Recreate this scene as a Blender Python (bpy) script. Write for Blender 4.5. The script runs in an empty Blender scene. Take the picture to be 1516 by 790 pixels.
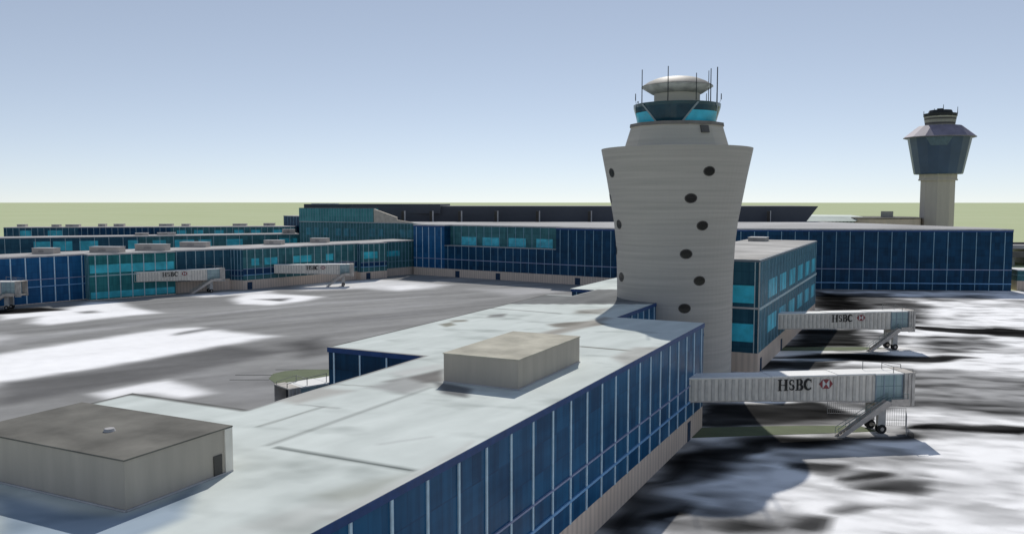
import bpy, math, random
from math import sin, cos, pi, radians, hypot, atan2
from mathutils import Vector, Matrix
import numpy as np
random.seed(7)
S = bpy.context.scene
COL = S.collection
# ------------------------------------------------------------------ camera, sky, sun, exposure
cd = bpy.data.cameras.new('camera'); cam = bpy.data.objects.new('camera', cd); COL.objects.link(cam)
cam.location = (0, 0, 31.0)
cam.rotation_euler = (radians(90 - 4.381), 0, radians(26.26))
cd.sensor_width = 36.0; cd.lens = 1253.0 / 1516.0 * 36.0
cd.clip_start = 0.5; cd.clip_end = 90000
S.camera = cam
SUN_EL, SUN_TH = 40.0, 19.0
W = bpy.data.worlds.new('World'); S.world = W; W.use_nodes = True
nt = W.node_tree; bg = nt.nodes['Background']
sky = nt.nodes.new('ShaderNodeTexSky'); sky.sky_type = 'NISHITA'; sky.sun_disc = False
sky.sun_elevation = radians(SUN_EL); sky.sun_rotation = radians(-SUN_TH)
sky.altitude = 0; sky.air_density = 0.5; sky.dust_density = 0; sky.ozone_density = 0.6
hs = nt.nodes.new('ShaderNodeHueSaturation'); hs.inputs['Saturation'].default_value = 0.80; hs.inputs['Value'].default_value = 1.45
gm = nt.nodes.new('ShaderNodeGamma'); gm.inputs['Gamma'].default_value = 0.6
nt.links.new(sky.outputs[0], gm.inputs['Color']); nt.links.new(gm.outputs[0], hs.inputs['Color'])
tm = nt.nodes.new('ShaderNodeMix'); tm.data_type = 'RGBA'; tm.blend_type = 'MULTIPLY'; tm.inputs[0].default_value = 1; tm.inputs[7].default_value = (1.05, 1.05, 1.075, 1)
nt.links.new(hs.outputs[0], tm.inputs[6]); nt.links.new(tm.outputs[2], bg.inputs[0]); bg.inputs[1].default_value = 0.14
sl = bpy.data.lights.new('sun', 'SUN'); sun = bpy.data.objects.new('sun', sl); COL.objects.link(sun)
sl.energy = 3.3; sl.angle = radians(0.6); sl.color = (1.0, 0.95, 0.88)
dv = Vector((sin(radians(SUN_TH)) * cos(radians(SUN_EL)), -cos(radians(SUN_TH)) * cos(radians(SUN_EL)), -sin(radians(SUN_EL))))
sun.rotation_euler = dv.to_track_quat('-Z', 'Y').to_euler(); sun.location = (-60, 200, 150)
S.view_settings.view_transform = 'Standard'; S.view_settings.look = 'None'
S.view_settings.exposure = 0.0; S.view_settings.gamma = 1.0; S.view_settings.use_curve_mapping = False
S.render.engine = 'CYCLES'

def lin(c):
    f = lambda v: (v / 255 / 12.92) if v / 255 <= 0.04045 else ((v / 255 + 0.055) / 1.055) ** 2.4
    return tuple(f(v) for v in c)
# ------------------------------------------------------------------ materials
MATS = {}
def mat_base(name, rough=0.7, spec=0.3):
    m = bpy.data.materials.new(name); m.use_nodes = True
    b = m.node_tree.nodes['Principled BSDF']
    b.inputs['Roughness'].default_value = rough
    b.inputs['Specular IOR Level'].default_value = spec
    return m, m.node_tree, b
def N(nt, t, **kw):
    n = nt.nodes.new(t)
    for k, v in kw.items(): setattr(n, k, v)
    return n
def ramp_mix(nt, fac, c1, c2):
    mx = N(nt, 'ShaderNodeMix', data_type='RGBA'); nt.links.new(fac, mx.inputs[0])
    for i, c in ((6, c1), (7, c2)):
        if hasattr(c, 'links'): nt.links.new(c, mx.inputs[i])
        else: mx.inputs[i].default_value = (*c, 1)
    return mx.outputs[2]
def noise(nt, scale, detail=4, vec=None, rough=0.55):
    n = N(nt, 'ShaderNodeTexNoise'); n.inputs['Scale'].default_value = scale; n.inputs['Detail'].default_value = detail
    n.inputs['Roughness'].default_value = rough
    if vec is None:
        tc = N(nt, 'ShaderNodeTexCoord'); vec = tc.outputs['Object']
    nt.links.new(vec, n.inputs['Vector'])
    return n.outputs['Fac']
def sharpen(nt, s, a, b):
    r = N(nt, 'ShaderNodeMapRange'); r.inputs[1].default_value = a; r.inputs[2].default_value = b
    nt.links.new(s, r.inputs[0]); return r.outputs[0]
def plain(name, c, rough=0.7, var=0.18, scale=0.6, spec=0.3, metal=0.0):
    """one paint or stone colour, broken up by two sizes of noise"""
    if name in MATS: return MATS[name]
    m, nt, b = mat_base(name, rough, spec); b.inputs['Metallic'].default_value = metal
    n1 = sharpen(nt, noise(nt, scale, 5), 0.3, 0.7)
    d = tuple(v * (1 - var) for v in c); u = tuple(min(1, v * (1 + var * 0.6)) for v in c)
    nt.links.new(ramp_mix(nt, n1, d, u), b.inputs['Base Color'])
    MATS[name] = m; return m
def stripes(name, c, c2, period, axis='u', rough=0.75, var=0.12, duty=(0.35, 0.65), spec=0.25):
    """ribbed or boarded surface: soft alternation along the wall (uv in metres) over weather noise"""
    if name in MATS: return MATS[name]
    m, nt, b = mat_base(name, rough, spec)
    uv = N(nt, 'ShaderNodeUVMap'); sp = N(nt, 'ShaderNodeSeparateXYZ'); nt.links.new(uv.outputs[0], sp.inputs[0])
    mm = N(nt, 'ShaderNodeMath', operation='DIVIDE'); nt.links.new(sp.outputs[0 if axis == 'u' else 1], mm.inputs[0]); mm.inputs[1].default_value = period
    fr = N(nt, 'ShaderNodeMath', operation='PINGPONG'); nt.links.new(mm.outputs[0], fr.inputs[0]); fr.inputs[1].default_value = 0.5
    f2 = sharpen(nt, fr.outputs[0], duty[0] * 0.5, duty[1] * 0.5 + 0.1)
    mp = N(nt, 'ShaderNodeMapping'); nt.links.new(uv.outputs[0], mp.inputs[0]); mp.inputs['Scale'].default_value = (0.9, 0.12, 1) if axis == 'u' else (0.05, 1.5, 1)
    n1 = sharpen(nt, noise(nt, 1.0, 5, mp.outputs[0]), 0.3, 0.75)
    base = ramp_mix(nt, f2, c, c2)
    dk = ramp_mix(nt, n1, tuple(v * (1 - var) for v in (1, 1, 1)), tuple(1 + var * 0.4 for _ in range(3)))
    mul = N(nt, 'ShaderNodeMix', data_type='RGBA', blend_type='MULTIPLY'); mul.inputs[0].default_value = 1
    nt.links.new(base, mul.inputs[6]); nt.links.new(dk, mul.inputs[7]); nt.links.new(mul.outputs[2], b.inputs['Base Color'])
    MATS[name] = m; return m
def glazing(name, c, c2, cw, ch, rough=0.32, spec=0.10, seam=0.35, purple=None):
    """tinted curtain wall: panes cw x ch metres, each of its own tint, dark seams between them"""
    if name in MATS: return MATS[name]
    m, nt, b = mat_base(name, rough, spec)
    uv = N(nt, 'ShaderNodeUVMap'); mp = N(nt, 'ShaderNodeMapping'); nt.links.new(uv.outputs[0], mp.inputs[0])
    mp.inputs['Scale'].default_value = (1 / cw, 1 / ch, 1)
    fl = N(nt, 'ShaderNodeVectorMath', operation='FLOOR'); nt.links.new(mp.outputs[0], fl.inputs[0])
    wn = N(nt, 'ShaderNodeTexWhiteNoise', noise_dimensions='2D'); nt.links.new(fl.outputs[0], wn.inputs['Vector'])
    mp2 = N(nt, 'ShaderNodeMapping'); nt.links.new(uv.outputs[0], mp2.inputs[0]); mp2.inputs['Scale'].default_value = (1.1, 0.10, 1)
    n1 = noise(nt, 1.0, 4, mp2.outputs[0])
    mp3 = N(nt, 'ShaderNodeMapping'); nt.links.new(uv.outputs[0], mp3.inputs[0]); mp3.inputs['Scale'].default_value = (0.05, 0.35, 1)
    n2 = noise(nt, 1.0, 3, mp3.outputs[0])
    a1 = N(nt, 'ShaderNodeMath', operation='MULTIPLY_ADD'); nt.links.new(wn.outputs[0], a1.inputs[0]); a1.inputs[1].default_value = 0.35; nt.links.new(n1, a1.inputs[2])
    a2 = N(nt, 'ShaderNodeMath', operation='ADD'); nt.links.new(a1.outputs[0], a2.inputs[0]); nt.links.new(n2, a2.inputs[1])
    f = sharpen(nt, a2.outputs[0], 0.9, 1.4)
    base = ramp_mix(nt, f, c, c2)
    # seams
    fr = N(nt, 'ShaderNodeVectorMath', operation='FRACTION'); nt.links.new(mp.outputs[0], fr.inputs[0])
    sp = N(nt, 'ShaderNodeSeparateXYZ'); nt.links.new(fr.outputs[0], sp.inputs[0])
    def edge(o, w):
        k = N(nt, 'ShaderNodeMath', operation='LESS_THAN'); nt.links.new(o, k.inputs[0]); k.inputs[1].default_value = w; return k.outputs[0]
    mxm = N(nt, 'ShaderNodeMath', operation='MAXIMUM'); nt.links.new(edge(sp.outputs[0], 0.06 / cw), mxm.inputs[0]); nt.links.new(edge(sp.outputs[1], 0.12 / ch), mxm.inputs[1])
    sm = N(nt, 'ShaderNodeMath', operation='MULTIPLY'); nt.links.new(mxm.outputs[0], sm.inputs[0]); sm.inputs[1].default_value = seam
    sc = purple or tuple(v * 0.45 for v in c)
    nt.links.new(ramp_mix(nt, sm.outputs[0], base, sc), b.inputs['Base Color'])
    MATS[name] = m; return m

BLUE = lambda: glazing('blue_glazing', (0.007, 0.058, 0.140), (0.019, 0.122, 0.255), 1.32, 2.35, purple=(0.016, 0.035, 0.11))
NAVY = lambda: glazing('navy_glazing', (0.006, 0.036, 0.078), (0.010, 0.062, 0.135), 1.63, 2.4)
TEAL = lambda: glazing('teal_glazing', (0.036, 0.12, 0.135), (0.062, 0.19, 0.21), 1.4, 2.3)
TEALB = lambda: glazing('green_teal_glazing', (0.018, 0.125, 0.135), (0.035, 0.205, 0.215), 1.4, 2.3)
SLATE = lambda: glazing('slate_glazing', (0.018, 0.070, 0.11), (0.032, 0.11, 0.16), 1.4, 2.3)
CYAN = lambda: plain('cyan_pane', (0.08, 0.62, 0.80), 0.25, 0.25, 0.5, 0.4)
MULL = lambda: plain('mullion_paint', (0.60, 0.78, 0.88), 0.5, 0.15, 1.5)
MULD = lambda: plain('dull_mullion_paint', (0.24, 0.40, 0.50), 0.5, 0.2, 1.0)
MULG = lambda: plain('grey_mullion_paint', (0.42, 0.55, 0.58), 0.5, 0.2, 1.0)
RAILB = lambda: plain('blue_rail_paint', (0.20, 0.42, 0.70), 0.45, 0.15, 1.0)
RAILP = lambda: plain('mauve_rail_paint', (0.30, 0.34, 0.50), 0.5, 0.15, 1.0)
COPE = lambda: plain('blue_coping', (0.012, 0.060, 0.205), 0.45, 0.2, 1.2)
LIP = lambda: plain('pale_roof_edging', (0.48, 0.47, 0.47), 0.7, 0.2, 0.4)
TAN = lambda: stripes('tan_cladding', (0.74, 0.60, 0.49), (0.62, 0.50, 0.41), 1.1)
ROOFW = lambda: plain('pale_roof_membrane', (0.52, 0.50, 0.48), 0.85, 0.25, 0.12)
GREYP = lambda: plain('warm_grey_metal', (0.36, 0.34, 0.31), 0.7, 0.2, 0.5)
DARKW = lambda: plain('dark_door_blue', (0.012, 0.04, 0.09), 0.5, 0.2, 1.0)

# ------------------------------------------------------------------ mesh helpers
class MB:
    def __init__(s): s.v = []; s.f = []; s.uv = []; s.m = []
    def face(s, pts, uv=None, m=0):
        b = len(s.v); s.v += [tuple(p) for p in pts]; s.f.append(tuple(range(b, b + len(pts))))
        s.uv.append(uv or [(p[0] + p[1], p[2]) for p in pts]); s.m.append(m)
    def hexa(s, p, m=0):
        """p: 4 bottom then 4 top points, both counter-clockwise from above"""
        for q in ((3, 2, 1, 0), (4, 5, 6, 7), (0, 1, 5, 4), (1, 2, 6, 5), (2, 3, 7, 6), (3, 0, 4, 7)):
            P = [p[i] for i in q]
            if q[0] == 3 and q[1] == 2 or q[0] == 4: uv = [(a[0], a[1]) for a in P]
            else:
                L = hypot(P[1][0] - P[0][0], P[1][1] - P[0][1]); o = P[0][0] + P[0][1]
                uv = [(o, P[0][2]), (o + L, P[1][2]), (o + L, P[2][2]), (o, P[3][2])]
            s.face(P, uv, m)
        return s
    def box(s, x0, x1, y0, y1, z0, z1, m=0):
        return s.hexa([(x0, y0, z0), (x1, y0, z0), (x1, y1, z0), (x0, y1, z0), (x0, y0, z1), (x1, y0, z1), (x1, y1, z1), (x0, y1, z1)], m)
    def bar(s, a, b, w, h=None, m=0):
        """rectangular bar from a to b"""
        a = Vector(a); b = Vector(b); d = (b - a).normalized(); h = h or w
        sd = d.cross(Vector((0, 0, 1)))
        if sd.length < 1e-3: sd = Vector((1, 0, 0))
        sd.normalize(); up = sd.cross(d).normalized()
        c = lambda P, i, j: tuple(P + sd * (i * w / 2) + up * (j * h / 2))
        ring = lambda P: [c(P, -1, -1), c(P, 1, -1), c(P, 1, 1), c(P, -1, 1)]
        A, B = ring(a), ring(b)
        s.face(A[::-1], None, m); s.face(B, None, m)
        for i in range(4): s.face([A[i], A[(i + 1) % 4], B[(i + 1) % 4], B[i]], None, m)
        return s
    def tube(s, a, b, r, r2=None, n=12, m=0, cap=True):
        a = Vector(a); b = Vector(b); d = (b - a).normalized(); r2 = r if r2 is None else r2
        u = d.orthogonal().normalized(); w = d.cross(u)
        A = [tuple(a + (u * cos(2 * pi * i / n) + w * sin(2 * pi * i / n)) * r) for i in range(n)]
        B = [tuple(b + (u * cos(2 * pi * i / n) + w * sin(2 * pi * i / n)) * r2) for i in range(n)]
        for i in range(n): s.face([A[i], A[(i + 1) % n], B[(i + 1) % n], B[i]], None, m)
        if cap: s.face(A[::-1], None, m); s.face(B, None, m)
        return s
    def prism(s, poly, z0, z1, m=0, top=True, bottom=True, poly2=None):
        if area(poly) < 0:
            poly = poly[::-1]
            if poly2: poly2 = poly2[::-1]
        q = poly2 or poly
        n = len(poly); u = 0
        for i in range(n):
            a, b = poly[i], poly[(i + 1) % n]; c, d = q[(i + 1) % n], q[i]; L = hypot(b[0] - a[0], b[1] - a[1])
            s.face([(*a, z0), (*b, z0), (*c, z1), (*d, z1)], [(u, z0), (u + L, z0), (u + L, z1), (u, z1)], m); u += L
        if top: s.face([(*p, z1) for p in q], [tuple(p) for p in q], m)
        if bottom: s.face([(*p, z0) for p in poly[::-1]], [tuple(p) for p in poly[::-1]], m)
        return s
    def lathe(s, prof, n=64, a0=0, a1=2 * pi, m=0, center=(0, 0), smooth=False):
        full = abs(a1 - a0 - 2 * pi) < 1e-6
        for i in range(n):
            t0 = a0 + (a1 - a0) * i / n; t1 = a0 + (a1 - a0) * (i + 1) / n
            for (r0, z0), (r1, z1) in zip(prof, prof[1:]):
                P = [(center[0] + r0 * cos(t0), center[1] + r0 * sin(t0), z0), (center[0] + r0 * cos(t1), center[1] + r0 * sin(t1), z0),
                     (center[0] + r1 * cos(t1), center[1] + r1 * sin(t1), z1), (center[0] + r1 * cos(t0), center[1] + r1 * sin(t0), z1)]
                R = 10.0
                U = [(t0 * R, z0), (t1 * R, z0), (t1 * R, z1), (t0 * R, z1)]
                if r0 < 1e-4: P = P[1:]; U = U[1:]; P = [P[0], P[1], P[2]]
                elif r1 < 1e-4: P = P[:3]; U = U[:3]
                s.face(P, U[:len(P)], m)
        return s
    def build(s, name, mats, parent=None, merge=False, smooth=False, **kw):
        me = bpy.data.meshes.new(name); me.from_pydata(s.v, [], s.f)
        uvl = me.uv_layers.new(name='UVMap'); k = 0
        flat = [c for f in s.uv for uv in f for c in uv]
        uvl.data.foreach_set('uv', flat)
        if not isinstance(mats, (list, tuple)): mats = [mats]
        for m in mats: me.materials.append(m)
        me.polygons.foreach_set('material_index', s.m)
        if merge:
            import bmesh
            bm = bmesh.new(); bm.from_mesh(me); bmesh.ops.remove_doubles(bm, verts=bm.verts, dist=1e-4); bm.to_mesh(me); bm.free()
        if smooth:
            me.polygons.foreach_set('use_smooth', [True] * len(me.polygons))
        me.update()
        o = bpy.data.objects.new(name, me); COL.objects.link(o)
        if parent: o.parent = parent
        for a, b in kw.items(): o[a] = b
        return o
def area(p): return sum(p[i][0] * p[(i + 1) % len(p)][1] - p[(i + 1) % len(p)][0] * p[i][1] for i in range(len(p))) / 2
def offset(poly, d):
    """grow a polygon outwards by d with mitred corners"""
    if area(poly) < 0: poly = poly[::-1]
    n = len(poly); out = []
    for i in range(n):
        p0, p1, p2 = Vector(poly[i - 1]), Vector(poly[i]), Vector(poly[(i + 1) % n])
        a = (p1 - p0).normalized(); b = (p2 - p1).normalized()
        na = Vector((a.y, -a.x)); nb = Vector((b.y, -b.x)); k = na + nb
        k = k / max(0.2, k.dot(na)); out.append((p1.x + k.x * d, p1.y + k.y * d))
    return out
def empty(name, loc, label, cat, rz=0, group=None):
    o = bpy.data.objects.new(name, None); COL.objects.link(o); o.location = loc; o.rotation_euler = (0, 0, rz)
    o['label'] = label; o['category'] = cat
    if group: o['group'] = group
    return o
def struct(o): o['kind'] = 'structure'; return o
def at_root(root, p): return (p[0] - root.location.x, p[1] - root.location.y)

# ------------------------------------------------------------------ wall helper: everything in the building's own frame
def wall(root, a, b, z0, z1, m, pitch=None, mm=None, mw=0.2, trans=(), offs=0.5, name='curtain_wall', proud=0.10, zt=None):
    """curtain wall from a to b (outside on the right of a->b), with its mullions and transoms as sub-parts"""
    L = hypot(b[0] - a[0], b[1] - a[1]); dx, dy = (b[0] - a[0]) / L, (b[1] - a[1]) / L; nx, ny = dy, -dx
    w = MB(); w.face([(*a, z0), (*b, z0), (*b, z1), (*a, z1)], [(0, z0), (L, z0), (L, z1), (0, z1)])
    o = w.build(name, m, root)
    def strip(s0, s1, za, zb, pr, nm, mat):
        k = MB()
        q = [(a[0] + dx * s0 + nx * pr, a[1] + dy * s0 + ny * pr), (a[0] + dx * s1 + nx * pr, a[1] + dy * s1 + ny * pr),
             (a[0] + dx * s1 - nx * 0.05, a[1] + dy * s1 - ny * 0.05), (a[0] + dx * s0 - nx * 0.05, a[1] + dy * s0 - ny * 0.05)]
        k.prism(q, za, zb); return k.build(nm, mat, o)
    if pitch:
        s = offs * pitch; mm = mm or MULL()
        while s < L - 0.1:
            strip(s - mw / 2, s + mw / 2, z0 + 0.02, (zt or z1) - 0.02, proud, 'mullion', mm); s += pitch
    for (z, h, mt) in trans:
        strip(0.02, L - 0.02, z - h / 2, z + h / 2, proud + 0.05, 'transom', mt)
    o['_a'] = (a[0], a[1], dx, dy, nx, ny)
    return o
def panes(w, spans, m, name='window', pr=0.04):
    ax, ay, dx, dy, nx, ny = w['_a']
    for (s0, s1, z0, z1) in spans:
        k = MB()
        q = [(ax + dx * s0 + nx * pr, ay + dy * s0 + ny * pr), (ax + dx * s1 + nx * pr, ay + dy * s1 + ny * pr),
             (ax + dx * s1 - nx * 0.02, ay + dy * s1 - ny * 0.02), (ax + dx * s0 - nx * 0.02, ay + dy * s0 - ny * 0.02)]
        k.prism(q, z0, z1); k.build(name, m, w)
def door(root, a, b, s, w=1.6, h=2.4, name='door'):
    L = hypot(b[0] - a[0], b[1] - a[1]); dx, dy = (b[0] - a[0]) / L, (b[1] - a[1]) / L; nx, ny = dy, -dx
    k = MB(); q = [(a[0] + dx * (s + i * w / 2) + nx * p, a[1] + dy * (s + i * w / 2) + ny * p) for i, p in ((-1, .09), (1, .09), (1, -.05), (-1, -.05))]
    k.prism(q, 0.0, h); d = k.build(name, DARKW(), root)
    k = MB(); c = (a[0] + dx * (s + w * .35) + nx * .11, a[1] + dy * (s + w * .35) + ny * .11); k.box(c[0] - .05, c[0] + .05, c[1] - .05, c[1] + .05, 1.0, 1.15); k.build('handle', GREYP(), d)
def unit(root, x, y, w, d, h, z, ang=0, m=None, name='rooftop_unit'):
    k = MB(); k.box(-w / 2, w / 2, -d / 2, d / 2, 0, h); k.box(-w / 2 - .1, w / 2 + .1, -d / 2 - .1, d / 2 + .1, h + .003, h + .15, 1)
    k.box(-w * .2, w * .05, -d / 2 - .06, -d / 2 + .02, h * .3, h * .7, 2)
    o = k.build(name, [m or GREYP(), LIP(), plain('unit_louvre', (.34, .31, .29), .6)], root)
    o.location = (x - root.location.x, y - root.location.y, z); o.rotation_euler = (0, 0, ang); return o
def tone_sheet(name, poly, z, step, base, patches, m, parent=None, inside=None):
    """a surface carrying worn / painted / snowy patches and painted shade as a colour attribute on a fine grid"""
    xs = [p[0] for p in poly]; ys = [p[1] for p in poly]
    X = np.arange(min(xs), max(xs) + step * .5, step); Y = np.arange(min(ys), max(ys) + step * .5, step)
    return grid_sheet(name, X, Y, z, base, patches, m, parent, poly)
def patch_weight(px_, py_, poly, f):
    """1 inside the polygon, fading over f metres outside and inside its edge"""
    d = np.full(px_.shape, 1e9); ins = np.zeros(px_.shape, bool); n = len(poly)
    for i in range(n):
        ax, ay = poly[i]; bx, by = poly[(i + 1) % n]; ex, ey = bx - ax, by - ay; L2 = ex * ex + ey * ey + 1e-9
        t = np.clip(((px_ - ax) * ex + (py_ - ay) * ey) / L2, 0, 1)
        d = np.minimum(d, np.hypot(px_ - ax - t * ex, py_ - ay - t * ey))
        if ay != by:
            c = ((ay > py_) != (by > py_)) & (px_ < (bx - ax) * (py_ - ay) / (by - ay) + ax); ins ^= c
    sd = np.where(ins, d, -d); w = np.clip(sd / (2 * f) + 0.5, 0, 1)
    return w * w * (3 - 2 * w)
def srgb(v): v = np.asarray(v, float) / 255; return np.where(v <= .04045, v / 12.92, ((v + .055) / 1.055) ** 2.4)
def vnoise(x, y, seed):
    """smooth value noise, -1..1"""
    g = np.random.RandomState(seed).rand(64, 64) * 2 - 1
    xi = np.floor(x).astype(int); yi = np.floor(y).astype(int); fx = x - xi; fy = y - yi
    fx = fx * fx * (3 - 2 * fx); fy = fy * fy * (3 - 2 * fy); a = lambda i, j: g[(yi + j) % 64, (xi + i) % 64]
    return (a(0, 0) * (1 - fx) + a(1, 0) * fx) * (1 - fy) + (a(0, 1) * (1 - fx) + a(1, 1) * fx) * fy
def streaks(x, y, deg, long_, short, seed, octs=3):
    c_, s_ = cos(radians(deg)), sin(radians(deg)); u = x * c_ + y * s_; v = -x * s_ + y * c_; t = 0; w = 1; k = 1
    for o in range(octs): t = t + w * vnoise(u / long_ * k + 7.3 * o, v / short * k + 3.1 * o, seed + o); w *= .55; k *= 2.1
    return t
def grid_sheet(name, X, Y, z, base, patches, m, parent=None, clip=None, wob=0.0, field=None):
    gx, gy = np.meshgrid(X, Y); c = np.ones(gx.shape + (3,)) * np.array(base, float)
    wv = wob * 2.2 * np.where(gx > -35, 1.0, .3); wn = streaks(gx, gy, 26, 9, 5, 50, 2) * wv; wn2 = streaks(gx, gy, 26, 9, 5, 60, 2) * wv
    ux = gx + wn + 0.15 * wob * np.sin(gy * .21 + 1.3) ; uy = gy + wn2 + 0.15 * wob * np.sin(gx * .17 + .4) 
    for poly, val, f in patches:
        w = patch_weight(ux, uy, poly, f)[..., None]; v = np.array(val if hasattr(val, '__len__') else (val,) * 3, float)
        c = c * (1 - w) + v * w
    if field: c = np.clip(field(gx, gy, c), 8, 255)
    nx_, ny_ = len(X), len(Y)
    verts = np.stack([gx, gy, np.full(gx.shape, z)], -1).reshape(-1, 3)
    idx = np.arange(nx_ * ny_).reshape(ny_, nx_)
    f = np.stack([idx[:-1, :-1], idx[:-1, 1:], idx[1:, 1:], idx[1:, :-1]], -1).reshape(-1, 4)
    if clip is not None:
        cx = (gx[:-1, :-1] + gx[1:, 1:]).ravel() / 2; cy = (gy[:-1, :-1] + gy[1:, 1:]).ravel() / 2
        f = f[patch_weight(cx, cy, clip, 1e-3) > .5]
    me = bpy.data.meshes.new(name); me.from_pydata(verts.tolist(), [], f.tolist())
    at = me.color_attributes.new('tone', 'FLOAT_COLOR', 'POINT')
    lc = srgb(c).reshape(-1, 3); at.data.foreach_set('color', np.concatenate([lc, np.ones((len(lc), 1))], 1).ravel())
    me.materials.append(m); me.update()
    o = bpy.data.objects.new(name, me); COL.objects.link(o)
    if parent: o.parent = parent
    return o
def toned(name, scale, amt, rough=0.85, gain=1.0, spec=0.0, big=0.03):
    m, nt, b = mat_base(name, rough, spec)
    a = N(nt, 'ShaderNodeAttribute', attribute_name='tone')
    n1 = sharpen(nt, noise(nt, scale, 6), 0.25, 0.75); n2 = sharpen(nt, noise(nt, big, 5), 0.25, 0.75)
    mx = N(nt, 'ShaderNodeMath', operation='ADD'); nt.links.new(n1, mx.inputs[0]); nt.links.new(n2, mx.inputs[1])
    r = N(nt, 'ShaderNodeMapRange'); r.inputs[2].default_value = 2.0; r.inputs[3].default_value = gain * (1 - amt); r.inputs[4].default_value = gain * (1 + amt)
    nt.links.new(mx.outputs[0], r.inputs[0])
    vm = N(nt, 'ShaderNodeVectorMath', operation='SCALE'); nt.links.new(a.outputs['Color'], vm.inputs[0]); nt.links.new(r.outputs[0], vm.inputs['Scale'])
    nt.links.new(vm.outputs[0], b.inputs['Base Color'])
    return m
GRASS = ((.50, .555, .34), (.54, .59, .38))
APRON_GAIN = 1.04
ROOF_GAIN = 1.06
BLUE2 = lambda: glazing('royal_blue_glazing', (0.012, 0.075, 0.19), (0.02, 0.12, 0.27), 1.5, 2.4)
TEALU = lambda: glazing('ribbed_teal_glazing', (0.05, 0.21, 0.22), (0.09, 0.31, 0.32), 1.1, 6.0, seam=.6)
TANU = lambda: plain('tan_rooftop_unit', (.50, .45, .40), .8, .2, .3)
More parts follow.
